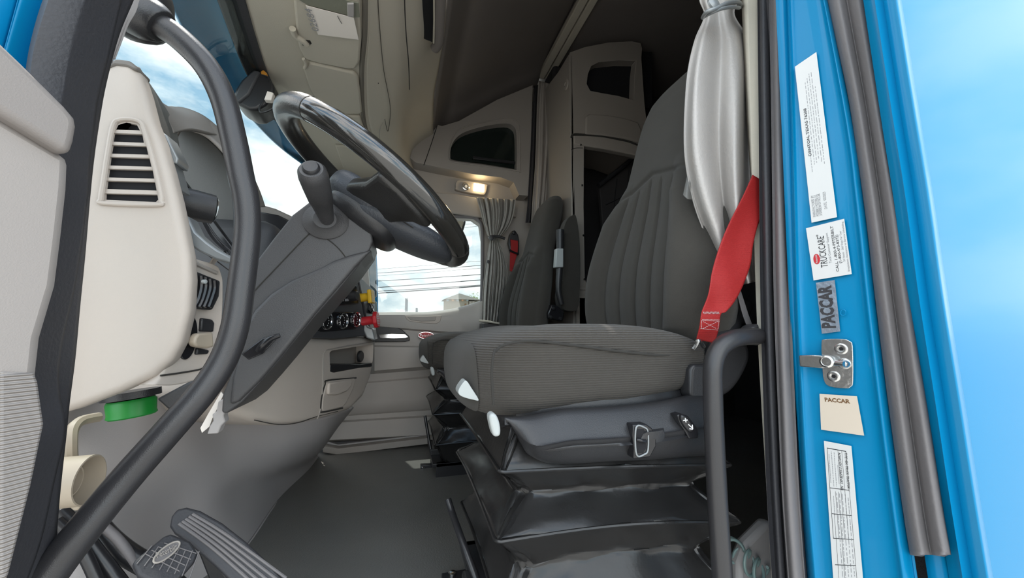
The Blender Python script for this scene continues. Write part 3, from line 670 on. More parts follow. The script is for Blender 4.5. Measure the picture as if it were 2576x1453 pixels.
# bellows: stacked folded rings of black vinyl
def ring_at(x0, y0, x1, y1, z, sag, rr=.03, n=10):
    out = []
    cs = [(x1 - rr, y1 - rr, 0), (x0 + rr, y1 - rr, 90), (x0 + rr, y0 + rr, 180), (x1 - rr, y0 + rr, 270)]
    for i, (cx, cy, a0) in enumerate(cs):
        for j in range(n): 
            a = radians(a0 + 90 * j / (n - 1)); out.append(V((cx + rr * cos(a), cy + rr * sin(a), z)))
        nx = cs[(i + 1) % 4]; a1 = radians(a0 + 90)
        p, q = out[-1], V((nx[0] + rr * cos(a1), nx[1] + rr * sin(a1), z))
        for j in range(1, 10):
            t = j / 10; v = p.lerp(q, t); v.z -= sag * sin(pi * t) ; out.append(v)
    for v in out: v.z += 0.032 * (.38 - v.x) / .44
    return out
lv_ = [(.555, .035, 0, .02), (.530, .018, 0, .02), (.484, -.006, .002, .010), (.478, -.010, .003, .010), (.470, -.004, .003, .010), (.438, .026, .002, .03), (.429, .030, .002, .03), (.420, .025, .002, .03),
       (.385, -.014, .010, .010), (.378, -.017, .011, .010), (.369, -.010, .011, .010), (.325, .022, .010, .03), (.313, .026, .010, .03), (.302, .022, .01, .03), (.262, -.002, .014, .012), (.255, -.006, .015, .012), (.247, .0, .015, .012), (.175, .03, .0, .03)]
rings = [ring_at(.165 + i_, .618 + i_, .60 - i_, 1.03 - i_, z, -sg, rr) for z, i_, sg, rr in lv_]
def bell(rings):
    bm = bmesh.new(); n = len(rings[0])
    dense = [crom([r[j] for r in rings], 3) for j in range(n)]
    vs = [[bm.verts.new(dense[j][i] + V((0, 0.0035 * sin(j * 1.9 + i * .45) * (1 if i % 5 else .2), 0.002 * sin(j * 1.1 + i)))) for j in range(n)] for i in range(len(dense[0]))]
    for a, b in zip(vs, vs[1:]):
        for j in range(n): bm.faces.new((a[j], a[(j + 1) % n], b[(j + 1) % n], b[j]))
    bm.faces.new(vs[0]); bm.faces.new(vs[-1][::-1]); return bm
be = finish('bellows', bell(rings), VINYL, seat, ang=60)
for k_ in (3, 9, 15):
    z, i_, sg, rr = lv_[k_]; R = ring_at(.165 + i_ - .002, .618 + i_ - .002, .60 - i_ + .002, 1.03 - i_ + .002, z, -sg, rr)
    tube('piping', R, .0028, VINYL, be, n=6, closed=True, smoothpath=False)
# steel base
bb = bmesh.new(); add_box(bb, (.17, .66, FZ), (.62, .68, .18)); add_box(bb, (.17, 1.0, FZ), (.62, 1.02, .18)); add_box(bb, (.155, .66, .165), (.64, 1.02, .18)); add_box(bb, (.11, .655, FZ), (.18, .69, FZ + .012)); add_box(bb, (.11, .99, FZ), (.18, 1.025, FZ + .012))
finish('base_frame', bb, BLKM, seat, bevel=.002)
for yy in (.672, 1.008): lathe('bolt', (.135, yy, FZ + .012), (0, 0, 1), [(.010, 0), (.010, .007), (.006, .009), (0, .009)], STEEL, seat, n=12)
# slide lever reaching forward from the base
tube('slide_lever', [PY(1127, 1256, .90), PY(1138, 1290, .88), PY(1152, 1330, .84), PY(1172, 1385, .80), PY(1196, 1450, .77), PY(1210, 1500, .76)], .0075, BLKM, seat, n=10)
box('lever_bracket', (.125, .70, .175), (.20, .80, .245), BLKM, seat, bevel=.006)
box('front_step', (.10, .68, .165), (.165, .83, .185), BLKM, seat, bevel=.003)
# recliner shield behind the cushion
shl = prism('recliner_shield', [PY(x, y, .60) for x, y in ((1800, 905), (1835, 860), (1880, 855), (1893, 900), (1870, 955), (1838, 992), (1812, 996), (1795, 960))], (0, .05, 0), BLKP, seat, bevel=.018, seg=5, smooth=4)
finish_root = seat

def copy_tree(o, parent=None):
    c = o.copy(); COL.objects.link(c)
    if parent is not None: c.parent = parent; c.matrix_parent_inverse = o.matrix_parent_inverse.copy()
    for ch in list(o.children): copy_tree(ch, c)
    return c
seat2 = copy_tree(seat); seat2.name = 'bucket_seat.001'
seat2.location = V(seat.location) + V((-0.02, 1.02, -0.025))
tag(seat2, 'smaller looking dark grey fabric seat beside the far door, its armrest folded up', 'seat', 'high-back truck seats')
for ch in list(seat2.children):
    if ch.name.startswith(('slide_lever', 'lever_bracket', 'recliner_shield', 'front_step')): bpy.data.objects.remove(ch)
    elif 'label' in ch: pass
# folded armrest with its metal strip on the passenger seat
ar_px = [(1413, 600), (1425, 555), (1440, 541), (1450, 545), (1458, 600), (1460, 680), (1455, 770), (1440, 782), (1415, 775), (1408, 740), (1418, 690), (1418, 640)]
prism('armrest', [PY(x, y, 1.62) for x, y in ar_px], (0, .06, 0), FAB, seat2, bevel=.022, seg=5, smooth=4)
ah = tube('armrest_strip', [PY(1409, 578, 1.60), PY(1409, 640, 1.60), PY(1407, 680, 1.60), PY(1405, 730, 1.60), PY(1413, 765, 1.60)], .014, BLKP, seat2, n=14, radii=(.019, .012)); ah['label'] = 'glossy black armrest spine'
al = prism('armrest_handle', [PY(x, y, 1.576) for x, y in ((1400, 624), (1418, 624), (1418, 672), (1397, 672))], (0, .03, 0), WHITEP, seat2, bevel=.004); al['label'] = 'pale grey armrest release'
br_ = prism('armrest_bracket', [PY(x, y, 1.60) for x, y in ((1388, 765), (1402, 768), (1420, 784), (1416, 808), (1380, 800), (1379, 788))], (0, .04, 0), BLKS, seat2, bevel=.004)
for x, y in ((1392, 775), (1386, 797), (1410, 801)): lathe('bracket_bolt', PY(x, y, 1.598), (0, -1, 0), [(.008, 0), (.008, .005), (.004, .006), (0, .006)], BLKM, br_, n=6)
tube('slide_lever', [PY(1069, 1045, 1.84), PY(1074, 1075, 1.83), PY(1080, 1110, 1.82), PY(1086, 1140, 1.81)], .007, BLKM, seat2, n=10)
prism('riser_bracket', [PY(x, y, 1.80) for x, y in ((1083, 1130), (1300, 1118), (1300, 1180), (1083, 1176))], (0, .012, 0), BLKM, seat2, bevel=.003)
prism('bracket_foot', [PY(x, y, 1.80) for x, y in ((1058, 1170), (1100, 1168), (1100, 1180), (1058, 1181))], (0, .03, 0), BLKM, seat2, bevel=.003)
prism('bracket_foot', [PY(x, y, 2.05) for x, y in ((1044, 1138), (1066, 1136), (1072, 1146), (1044, 1150))], (0, .03, 0), BLKM, seat2, bevel=.003)
lathe('bolt', PY(1065, 1176, 1.80) , (0, -.3, 1), [(.009, 0), (.009, .006), (0, .007)], CHROME, seat2, n=8)

# ================================================================ steering wheel
WC = V((-0.062, 0.862, 1.018)); WT = radians(36.0); WR = 0.222
wn = V((sin(WT), 0, cos(WT))); wa = V((0, 1, 0)); wb = wn.cross(wa)     # wb points up the wheel's face, away from the driver
if wb.x > 0: wb = -wb
def WP(a, b, h=0.0): return WC + wa * a + wb * b + wn * h      # a: towards passenger side, b: up the rim, h: towards the driver
wh = root('steering_wheel', WC, 'black leather steering wheel with glossy dark rim sections', 'steering wheel')
def rim(name, a0, a1, m, par, rr=.0218, n=40):
    P = [WP(WR * cos(radians(a0 + (a1 - a0) * i / n)), WR * sin(radians(a0 + (a1 - a0) * i / n))) for i in range(n + 1)]
    return tube(name, P, rr, m, par, n=20, smoothpath=False)
GLOSSR = mat('polished_dark_rim', (0.02, 0.019, 0.017), 0.14, coat=0.9, bump=0.06, bscale=300, var=0.4, vscale=25)
# angle 0 = passenger side, 90 = top of the wheel, 180 = driver door side, 270 = bottom
rim('rim_section', 147.3, 253.6, GLOSSR, wh)['label'] = 'glossy dark rim section nearest the door'
rim('rim_section', -73.6, 32.7, GLOSSR, wh)
rim('rim_section', 33, 147, LEATH, wh)
rim('rim_section', 254, 286, LEATH, wh)
for a in (32.9, 147.1, 253.8, 286.2):
    c = radians(a); p = WP(WR * cos(c), WR * sin(c)); t = (wa * -sin(c) + wb * cos(c))
    lathe('rim_seam', p, t, [(.0223, -.0008), (.0223, .0008)], SEAM, wh, n=20)
# hub and airbag pad
hb = blob('hub', WP(0, -.02, -.062), (.090, .080, .034), BLKP, wh, k=3.2, n=10, rot=Matrix((wa, wb, wn)).transposed())
pad = blob('airbag_pad', WP(0, -.005, -.040), (.098, .085, .034), LEATHP, wh, k=3.0, n=12, rot=Matrix((wa, wb, wn)).transposed())
def spoke(side):
    # broad leather spoke, dropping from the pad to the rim, with its glossy switch panel
    out = [WP(side * .04, .042, -.034), WP(side * .12, .020, -.030), WP(side * .17, -.016, -.018), WP(side * .214, -.034, -.002), WP(side * .208, -.075, -.004), WP(side * .180, -.120, -.006), WP(side * .150, -.150, -.006), WP(side * .140, -.120, -.012), WP(side * .10, -.085, -.026), WP(side * .03, -.085, -.034)]
    s = prism('spoke', out, wn * -.026, LEATH, wh, bevel=.009, seg=4)
    pan = [WP(side * .078, .022, -.027), WP(side * .12, .010, -.0235), WP(side * .155, -.018, -.016), WP(side * .178, -.052, -.007), WP(side * .162, -.088, -.008), WP(side * .13, -.086, -.014), WP(side * .085, -.060, -.025)]
    q = prism('switch_panel', pan, wn * -.008, BLKS, s, bevel=.002, seg=3, smooth=3)
    bm = bmesh.new()
    for i in range(4):
        c = WP(side * (.098 + .018 * i), -.012 - .013 * i, -.0235 + .0045 * i)
        add_prism(bm, [c + wa * .006 + wb * .009, c - wa * .006 + wb * .009, c - wa * .006 - wb * .009, c + wa * .006 - wb * .009], wn * .002)
    finish('switch_button', bm, BLKP, q, bevel=.001)
for s in (-1, 1): spoke(s)
blob('rear_shell', WP(0, -.088, -.040), (.100, .128, .030), LEATHP, wh, k=2.7, n=16, deform=lambda q: V((q.x * (1 - .18 * max(0, -q.y)), q.y, q.z - q.y * .95)), rot=Matrix((wa, wb, wn)).transposed())
tube('shell_seam', [WP(-.104, -.02 - .02 * i, -.046 + .002 * i) for i in range(6)], .0012, SEAM, wh, n=6)

# ================================================================ steering column
cl = root('steering_column', PY(800, 750, .86), 'dark grey steering column cover running down from the wheel', 'steering column')
def CPt(x, y, Y=.80): return PY(x, y, Y)
sh_px = [(842, 478), (868, 494), (905, 530), (935, 585), (938, 606), (930, 628), (896, 675), (850, 730), (792, 795), (742, 856), (700, 908), (655, 960), (610, 1010), (570, 1040), (556, 1038), (560, 990), (585, 930), (596, 850), (602, 780), (612, 710), (645, 655), (690, 596), (735, 540), (790, 498)]
sh = prism('shroud', [CPt(x, y) for x, y in sh_px], (0, .135, 0), SHROUD, cl, bevel=.016, seg=5)
# lower cover, proud of the shroud with a curved upper edge
lc_px = [(937, 626), (896, 668), (850, 722), (793, 787), (742, 850), (700, 902), (655, 955), (600, 1010), (575, 1020), (583, 950), (600, 880), (616, 818), (640, 778), (680, 738), (730, 705), (775, 686), (808, 672), (838, 655), (880, 640)]
lower = prism('lower_cover', [CPt(x, y, .792) for x, y in lc_px], (0, .10, 0), SHROUD, cl, bevel=.007, seg=4)
def seamline(pts, par, Y=.7993, r=.0011): return tube('panel_seam', [CPt(x, y, Y) for x, y in pts], r, SEAM, par, n=6)
seamline([(790, 577), (760, 605), (700, 668), (655, 715), (625, 748)], sh)
seamline([(790, 580), (838, 612), (868, 645), (885, 680)], sh)
seamline([(872, 662), (820, 706), (780, 745)], sh)
# tilt lever slot
prism('tilt_slot', [CPt(x, y, .7905) for x, y in ((606, 890), (660, 850), (690, 842), (700, 848), (660, 890), (625, 905))], (0, .004, 0), BLKS, lower, bevel=.002)
tube('tilt_lever', [CPt(655, 880, .785), CPt(662, 868, .775), CPt(680, 852, .77), CPt(704, 843, .77)], .006, BLKS, cl, n=12, radii=(.008, .004))
# indicator stalk
lathe('stalk_boot', CPt(820, 556, .798), (0.05, -1, 0.0), [(.036, 0), (.036, .002), (.030, .006), (.022, .010), (.018, .016), (0, .016)], SHROUD, cl, n=28, sx=1.15)
A = CPt(824, 556, .79); B = CPt(783, 424, .66)
ax = (B - A); Ln = ax.length; axn = ax.normalized()
stk = lathe('indicator_stalk', A, axn, [(.012, 0), (.015, Ln * .18), (.0195, Ln * .45), (.0205, Ln * .46), (.0225, Ln * .7), (.0235, Ln * .88), (.022, Ln * .96), (.018, Ln), (0, Ln)], SHROUD, cl, n=28)
lathe('stalk_button', B, axn, [(.0135, -.001), (.0135, .003), (.011, .006), (0, .007)], BLKP, stk, n=24)

# ================================================================ dashboard
ds = root('dashboard', (-0.5, 1.3, 0.7), 'beige and charcoal truck dashboard with side vent, dials and push knobs', 'dashboard')
YE = 0.60
ep = [(250, 200), (262, 160), (290, 150), (325, 153), (342, 166), (352, 195), (362, 225), (380, 295), (402, 350), (424, 425), (443, 500), (462, 590), (472, 640), (476, 700), (472, 780), (452, 860), (428, 905), (385, 945), (300, 985), (178, 1032), (110, 1050), (150, 800), (190, 500)]
e0 = prism('end_panel', [PY(x, y, YE) for x, y in ep], (0, .03, 0), BEIGE, ds, bevel=.014, seg=6)
slots = [((292, 326), (352, 328), (344, 313), (318, 308), (298, 314)), ((284, 337), (358, 340), (362, 357), (280, 354)), ((280, 367), (368, 370), (373, 387), (276, 384)), ((275, 397), (376, 400), (381, 417), (272, 414)), ((271, 427), (384, 430), (388, 447), (268, 444)), ((267, 457), (390, 460), (394, 477), (264, 473)), ((263, 486), (396, 489), (398, 502), (392, 508), (262, 502))]
cs = []
for s in slots:
    cs.append(prism('cutter', [PY(x, y - 3, YE) for x, y in s[:2]] + [PY(x, y + 2, YE) for x, y in s[2:]] if len(s) < 5 and s[0][1] > 330 else [PY(x, y, YE) for x, y in s], (0, -.0, 0) if 0 else (0, .015, 0), None, bevel=0))
cut(e0, cs)
prism('vent_backing', [PY(x, y, YE + .004) for x, y in ((282, 302), (355, 302), (404, 515), (254, 512))], (0, .004, 0), VOID, ds, bevel=0)  # near-black sheet paints the shade inside the vent slots
vr = [(298, 302), (330, 300), (354, 308), (364, 330), (385, 400), (404, 480), (406, 505), (396, 515), (262, 511), (254, 500), (260, 460), (272, 380), (284, 318)]
tube('vent_rim', [PY(x, y, YE - .0015) for x, y in vr], .0028, BEIGE, ds, n=8, closed=True)
prism('panel_cap', [PY(x, y, YE - .002) for x, y in ((258, 163), (290, 147), (325, 151), (346, 168), (340, 176), (318, 166), (290, 163), (262, 172))], (0, .03, 0), HOODM, ds, bevel=.003)
prism('under_dash_shade', [PY(x, y, .86) for x, y in ((392, 1003), (470, 962), (520, 935), (548, 925), (530, 985), (490, 1010), (448, 1042), (420, 1028))], (0, .05, 0), BLKP, ds, bevel=.004)  # black plate stands in for the shaded hollow under the dash
# face towards the driver
k0, kn_ = vplane((-.305, .602), (-.25, .722))
def KP(x, y, off=0.0): return PP(x, y, k0 + kn_ * off, kn_)
rows = [[KP(455, 640), KP(505, 655), KP(545, 668), KP(556, 690)], [KP(462, 680), KP(510, 690), KP(550, 700), KP(560, 715)], [KP(462, 780), KP(505, 790), KP(545, 798), KP(558, 800)], [KP(446, 850), KP(495, 862), KP(535, 870), KP(548, 872)], [KP(424, 900), KP(475, 905), KP(515, 908), KP(528, 905)], [KP(404, 944), KP(450, 940), KP(500, 930), KP(520, 918)], [KP(385, 968), KP(440, 968), KP(500, 952), KP(530, 930)]]
patch('side_face', rows, BEIGE, ds, thick=.03, n=4)
tube('panel_seam', [KP(x, y, .001) for x, y in ((404, 944), (450, 938), (505, 928), (518, 918))], .0012, SEAM, ds, n=6)
tube('face_groove', [KP(x, y, .001) for x, y in ((468, 650), (505, 668), (545, 686))], .003, TAUPE, ds, n=8)
vt = prism('air_vent', [KP(x, y, .012) for x, y in ((467, 668), (501, 684), (556, 706), (553, 745), (536, 780), (500, 776), (464, 770))], kn_ * -.03, BLKP, ds, bevel=.003); vt['label'] = 'black dashboard air vent'
for i in range(4):
    tube('louver', [KP(x, y, .015) for x, y in ((506 + 11 * i, 693 + 4 * i), (507 + 11 * i, 720 + 2 * i), (500 + 11 * i, 750), (489 + 12 * i, 772))], .0035, BLKS, vt, n=8)
lathe('vent_tab', KP(511, 708, .018), kn_, [(.003, 0), (.003, .004), (0, .005)], WHITEP, vt, n=10)
hs = prism('headlamp_dial', [KP(473 + 24 * cos(a) - 6 * sin(a), 847 + 57 * sin(a), .0025) for a in [i * pi / 16 for i in range(32)]], kn_ * -.01, BLKS, ds, bevel=.001); hs['label'] = 'round black dial recess'
prism('dial_blade', [KP(x, y, .008) for x, y in ((453, 846), (495, 842), (495, 850), (453, 855))], kn_ * -.006, TAUPE, hs, bevel=.001)
fob = prism('dial_grip', [KP(x, y, .020) for x, y in ((492, 848), (500, 838), (537, 835), (540, 872), (522, 876), (495, 872), (488, 862))], kn_ * -.012, CREAM, hs, bevel=.003, seg=3); fob['label'] = 'cream translucent grip on the dial'
for q in (((508, 799), (535, 803), (541, 812), (538, 835), (505, 833)), ((497, 874), (528, 880), (525, 890), (494, 892))):
    prism('rocker_switch', [KP(x, y, .004) for x, y in q], kn_ * -.01, BLKP, ds, bevel=.002)
# instrument hood
def rowpx(pts, Y): return [PY(x, y, Y) for x, y in pts]
patch('hood_top', [rowpx([(344, 166), (366, 215), (392, 262), (420, 300), (436, 335)], .70), rowpx([(348, 170), (382, 232), (420, 268), (455, 300), (486, 324)], .80), rowpx([(352, 176), (392, 250), (436, 272), (500, 296), (548, 340)], .90), rowpx([(352, 172), (398, 258), (440, 268), (508, 288), (566, 342)], 1.0)], HOODM, ds, thick=.006)
patch('hood_edge', [rowpx([(340, 166), (360, 215), (382, 290), (404, 348), (428, 425)], .612), rowpx([(352, 170), (378, 218), (405, 290), (428, 345), (448, 425)], .66), rowpx([(356, 180), (392, 232), (425, 285), (445, 330), (458, 425)], .75)], HOODD, ds, thick=.008)
prism('hood_inner', rowpx([(430, 345), (448, 318), (480, 318), (520, 335), (560, 372), (600, 430), (640, 520), (640, 660), (600, 660), (560, 590), (500, 510), (450, 450), (440, 400)], 1.02), (0, .02, 0), HOODD, ds, bevel=.01)
rows = [rowpx([(436, 345), (452, 322), (485, 324), (530, 345), (580, 398), (618, 470), (640, 530)], .86), rowpx([(420, 320), (440, 285), (492, 294), (550, 330), (600, 390), (640, 470), (660, 520)], .93), rowpx([(412, 300), (440, 268), (505, 286), (560, 330), (610, 390), (650, 470), (668, 520)], 1.03)]
patch('hood_brow', rows, HOODM, ds, thick=.006)
prism('gauge_recess', rowpx([(436, 420), (500, 505), (600, 640), (600, 700), (540, 655), (480, 615), (440, 520)], .90), (0, .02, 0), BLKS, ds, bevel=.003)
prism('bezel_upper', [PY(x, y, .625) for x, y in ((404, 330), (418, 338), (448, 398), (444, 412), (432, 408), (452, 476), (438, 476), (420, 420))], (0, .03, 0), SILV, ds, bevel=.003)
prism('bezel_lower', [PY(x, y, .64) for x, y in ((454, 543), (471, 541), (492, 583), (520, 608), (546, 627), (590, 650), (590, 664), (542, 652), (500, 632), (474, 614), (462, 585))], (0, .03, 0), SILV, ds, bevel=.003)
gp = lathe('gauge_post', PY(447, 507, .70), (0.85, .5, -.05), [(.024, 0), (.025, .02), (.024, .045), (.020, .047), (0, .047)], BLKP, ds, n=28)
lathe('chrome_cap', PY(447, 507, .70) + V((0.85, .5, -.05)).normalized() * .047, (0.85, .5, -.05), [(.021, 0), (.018, .002), (.012, .003), (0, .003)], CHROME, gp, n=28)
for a, b, r in (((478, 492), (575, 640), .0025), ((508, 540), (590, 640), .002), ((500, 560), (560, 640), .012)):
    tube('gauge_frame', [PY(*a, .84), PY((a[0] + b[0]) / 2 - 4, (a[1] + b[1]) / 2 + 6, .84), PY(*b, .84)], r, BLKP, ds, n=8)
# far part of the dash, seen between grab bar and column
prism('dash_pad', rowpx([(560, 470), (640, 508), (690, 522), (740, 545), (800, 575), (860, 640), (860, 740), (600, 740)], 1.30), (0, .5, 0), HOODM, ds, bevel=.012, seg=3)
prism('display_band', rowpx([(645, 530), (700, 540), (740, 560), (700, 596), (645, 586)], 1.292), (0, .02, 0), BLKS, ds, bevel=.004)
box('crash_pad', (-.95, 1.0, .70), (-.30, 2.2, .98), DASHD, ds, bevel=.03)
# centre stack, turned to the driver
m0, mn = vplane((-.232, 1.20), (-.135, 1.45))
def MP(x, y, off=0.0): return PP(x, y, m0 + mn * off, mn)
lb = [(545, 1000), (580, 1034), (640, 1058), (700, 1070), (752, 1068), (800, 1056), (850, 1043), (885, 1030), (915, 1000), (935, 950), (943, 905), (945, 870), (943, 850), (905, 846), (845, 852), (780, 846), (742, 822), (690, 800), (560, 820)]
lw = prism('lower_console', [MP(x, y) for x, y in lb], mn * -.30, BEIGE, ds, bevel=.022, seg=5)
cb = prism('cutter', [MP(x, y, .001) for x, y in ((830, 886), (836, 881), (905, 870), (940, 866), (940, 922), (905, 925), (840, 937), (831, 934))], mn * -.075, None, bevel=0)
cut(lw, [cb])
cu_ = prism('cubby_liner', [MP(x, y, -.068) for x, y in ((824, 875), (942, 860), (942, 940), (824, 945))], mn * -.004, TAUPE, ds, bevel=0)
prism('cubby_mat', [MP(x, y, -.004) for x, y in ((832, 916), (880, 914), (905, 916), (936, 912), (936, 921), (905, 925), (842, 936), (832, 934))], mn * -.06, BLKP, ds, bevel=.002)
so = lathe('socket_cap', MP(904, 896, -.045), mn, [(.021, 0), (.021, .006), (.018, .009), (0, .010)], BLKP, ds, n=24)
tube('console_edge', [MP(x, y, .001) for x, y in ((798, 1054), (808, 1020), (812, 960), (813, 900), (818, 884), (832, 878), (905, 864), (942, 860))], .0018, TAUPE, ds, n=6)
tube('panel_seam', [MP(x, y, -.004) for x, y in ((640, 1056), (700, 1067), (752, 1062), (800, 1046), (850, 1034))], .0012, SEAM, ds, n=6)
at = prism('ashtray', [MP(x, y, .004) for x, y in ((822, 962), (832, 957), (892, 950), (896, 956), (886, 985), (870, 1016), (862, 1024), (815, 1034), (810, 1030), (812, 1000))], mn * -.02, BEIGE, ds, bevel=.004, seg=3)
prism('ashtray_lip', [MP(x, y, .012) for x, y in ((830, 962), (888, 954), (884, 972), (874, 984), (850, 993), (828, 992), (828, 975))], mn * -.012, BEIGE, at, bevel=.005, seg=3)
tube('ashtray_gap', [MP(x, y, .001) for x, y in ((896, 950), (826, 956), (818, 966), (809, 1000), (807, 1030), (812, 1036), (862, 1026))], .0022, SEAM, at, n=6)
# charcoal fascia
fa = prism('fascia', [MP(x, y, .006) for x, y in ((660, 700), (760, 660), (860, 600), (893, 690), (903, 720), (912, 775), (918, 812), (925, 846), (905, 846), (846, 852), (790, 850), (760, 836), (740, 812), (700, 800))], mn * -.05, DASHD, ds, bevel=.004)
hv = prism('climate_panel', [MP(x, y, .012) for x, y in ((784, 802), (800, 784), (850, 784), (898, 784), (908, 800), (905, 820), (895, 828), (850, 832), (812, 835), (794, 826))], mn * -.02, BLKS, ds, bevel=.003, smooth=0)
def knob(x, y, r):
    k = lathe('climate_knob', MP(x, y, .012), mn, [(r, 0), (r, .006), (r * .95, .009), (r * .90, .009), (r * .87, .006), (0, .006)], CHROME, hv, n=36)
    k['label'] = 'chrome ringed climate dial'
    f = lathe('knob_face', MP(x, y, .0175), mn, [(r * .87, 0), (r * .85, .003), (0, .003)], BLKS, k, n=36)
    bm = bmesh.new(); X, Y_, Z_ = frame(mn); c = MP(x, y, .0208)
    for a in range(-140, 141, 28):
        q = radians(a); p = c + (X * -sin(q) + Y_ * cos(q)) * r * .62; add_prism(bm, [p + X * .0014 + Y_ * .0014, p - X * .0014 + Y_ * .0014, p - X * .0014 - Y_ * .0014, p + X * .0014 - Y_ * .0014], Z_ * .0004)
    finish('dial_marks', bm, LINEW, k, smooth=False)
knob(819, 807, .0262); knob(860, 806, .0262); knob(893, 803, .0262)
rd = prism('radio', [MP(x, y, .012) for x, y in ((800, 720), (868, 705), (898, 718), (903, 764), (850, 770), (790, 775))], mn * -.03, BLKS, ds, bevel=.003)
lathe('volume_knob', MP(880, 744, .012), mn, [(.017, 0), (.0165, .022), (.013, .025), (0, .025)], BLKP, rd, n=28)
for i, x in enumerate((836, 847, 858, 870)):
    prism('radio_button', [MP(x, 751, .014), MP(x + 8, 750.5, .014), MP(x + 8, 757, .014), MP(x, 757.5, .014)], mn * -.006, INKG, rd, bevel=.001)
lathe('radio_button', MP(862, 738, .013), mn, [(.005, 0), (.005, .003), (0, .004)], WHITEP, rd, n=14)
prism('radio_display', [MP(812, 728, .0125), MP(858, 722, .0125), MP(862, 744, .0125), MP(812, 748, .0125)], mn * -.004, GLASSD, rd, bevel=.001)
# brake valve panel, facing back into the cab
q0, qn = vplane((-.152, 1.405), (-.150, 1.70))
def QP(x, y, off=0.0): return PP(x, y, q0 + qn * off, qn)
prism('brake_panel', [MP(900, 690, .0), MP(918, 775, .0), MP(930, 848, .0), V((-.105, 1.63, MP(930, 848).z)), V((-.115, 1.63, MP(900, 700).z - .02))], mn * -.02, DASHD, ds, bevel=.003)
bpz = prism('valve_bezel', [PY(x, y, 1.44) for x, y in ((884, 700), (892, 706), (900, 722), (908, 760), (914, 800), (925, 822), (938, 826), (944, 856), (922, 850), (905, 812), (897, 760), (888, 722))], (0, .14, 0), SILV, ds, bevel=.006, seg=3)
prism('valve_side', [PY(x, y, 1.52) for x, y in ((904, 720), (920, 775), (926, 792), (938, 800), (945, 856), (915, 852), (905, 790))], (0, .10, 0), BEIGE, ds, bevel=.006)
def pushknob(x, y, m, label, sq, Yk):
    a = PY(x, y, Yk); ax_ = V((.96, -.18, .12)).normalized()
    s = lathe('brake_knob', a, ax_, [(.017, 0), (.0155, .004), (.015, .040), (.017, .044), (0, .044)], m, ds, n=24); s['label'] = label
    X, Y_, Z_ = frame(ax_)
    c = a + ax_ * .044; k = 4 if sq else 8; R_ = .034 if sq else .031; ph = pi / 4 if sq else pi / 8
    pts = [c + (X * cos(ph + 2 * pi * i / k) + Y_ * sin(ph + 2 * pi * i / k)) * R_ for i in range(k)]
    h_ = prism('knob_head', pts, ax_ * .014, m, s, bevel=.004, seg=3)
    bm = bmesh.new()
    for i in range(4): p = c + ax_ * .0142 + Y_ * (.012 - .008 * i); add_prism(bm, [p + X * .014, p - X * .014, p - X * .014 - Y_ * .003, p + X * .014 - Y_ * .003], ax_ * .0004)
    finish('knob_print', bm, YELLOW if sq else LINEW, h_, smooth=False)
pushknob(896, 750, YELLOW, 'yellow square push knob', True, 1.43)
pushknob(909, 808, REDP, 'red octagonal push knob', False, 1.43)
# vents at the passenger edge of the stack
for (x, y, n_) in ((893, 690, 5), (921, 766, 5)):
    v_ = prism('corner_vent', [PY(x - 8, y - 8, 1.50), PY(x + 6, y - 10, 1.50), PY(x + 18, y + 14, 1.50), PY(x + 12, y + 22, 1.50), PY(x - 4, y + 6, 1.50)], (0, .08, 0), BLKS, ds, bevel=.004)
    for i in range(n_):
        tube('chrome_fin', [PY(x - 5 + i * 4, y - 8 + i * .8, 1.495), PY(x + 1 + i * 4, y + 4, 1.492), PY(x + 2 + i * 3.4, y + 12 + i * .6, 1.495)], .0016, CHROME, v_, n=6)

# footwell shell below the dash
def FP(x, y): return PZ(x, y, FZ)
rows = [[PY(150, 1040, .72), PY(240, 1000, .78), PY(360, 990, .90), PY(470, 1015, 1.05), PY(560, 1045, 1.18), PY(650, 1054, 1.28), PY(740, 1062, 1.36), PY(835, 1045, 1.46), PY(890, 1025, 1.60)],
        [PY(150, 1080, .74), PY(240, 1060, .80), PY(360, 1060, .92), PY(470, 1080, 1.06), PY(560, 1100, 1.20), PY(650, 1110, 1.30), PY(740, 1115, 1.40), PY(822, 1095, 1.55), PY(850, 1075, 1.80)],
        [PY(150, 1180, .80), PY(240, 1170, .84), PY(360, 1160, .95), PY(470, 1160, 1.08), PY(560, 1170, 1.22), PY(640, 1170, 1.34), PY(720, 1165, 1.48), PY(795, 1140, 1.70), PY(815, 1125, 1.95)],
        [PY(150, 1300, .88), PY(240, 1280, .90), PY(340, 1270, 1.0), PY(440, 1260, 1.12), PY(540, 1258, 1.23), PY(610, 1240, 1.38), PY(690, 1205, 1.58), PY(775, 1162, 1.85), PY(800, 1142, 2.1)],
        [PY(150, 1460, .90), PY(240, 1430, .93), PY(340, 1410, 1.0), PY(440, 1400, 1.12), PY(540, 1375, 1.22), FP(622, 1366), FP(700, 1255), FP(775, 1182), FP(800, 1150)],
        [PY(150, 1560, .90), PY(240, 1540, .93), PY(340, 1520, 1.0), PY(440, 1500, 1.12), PY(540, 1440, 1.22), FP(618, 1372), FP(698, 1259), FP(774, 1185), FP(799, 1152)]]
fs = patch('footwell_shell', rows, mat('footwell_grey', (.46, .435, .43), .5, bump=.12, bscale=800), n=6, thick=.006)
tag(fs, 'smooth grey moulded engine tunnel shell below the dashboard, curving down to the floor', 'trim panel')
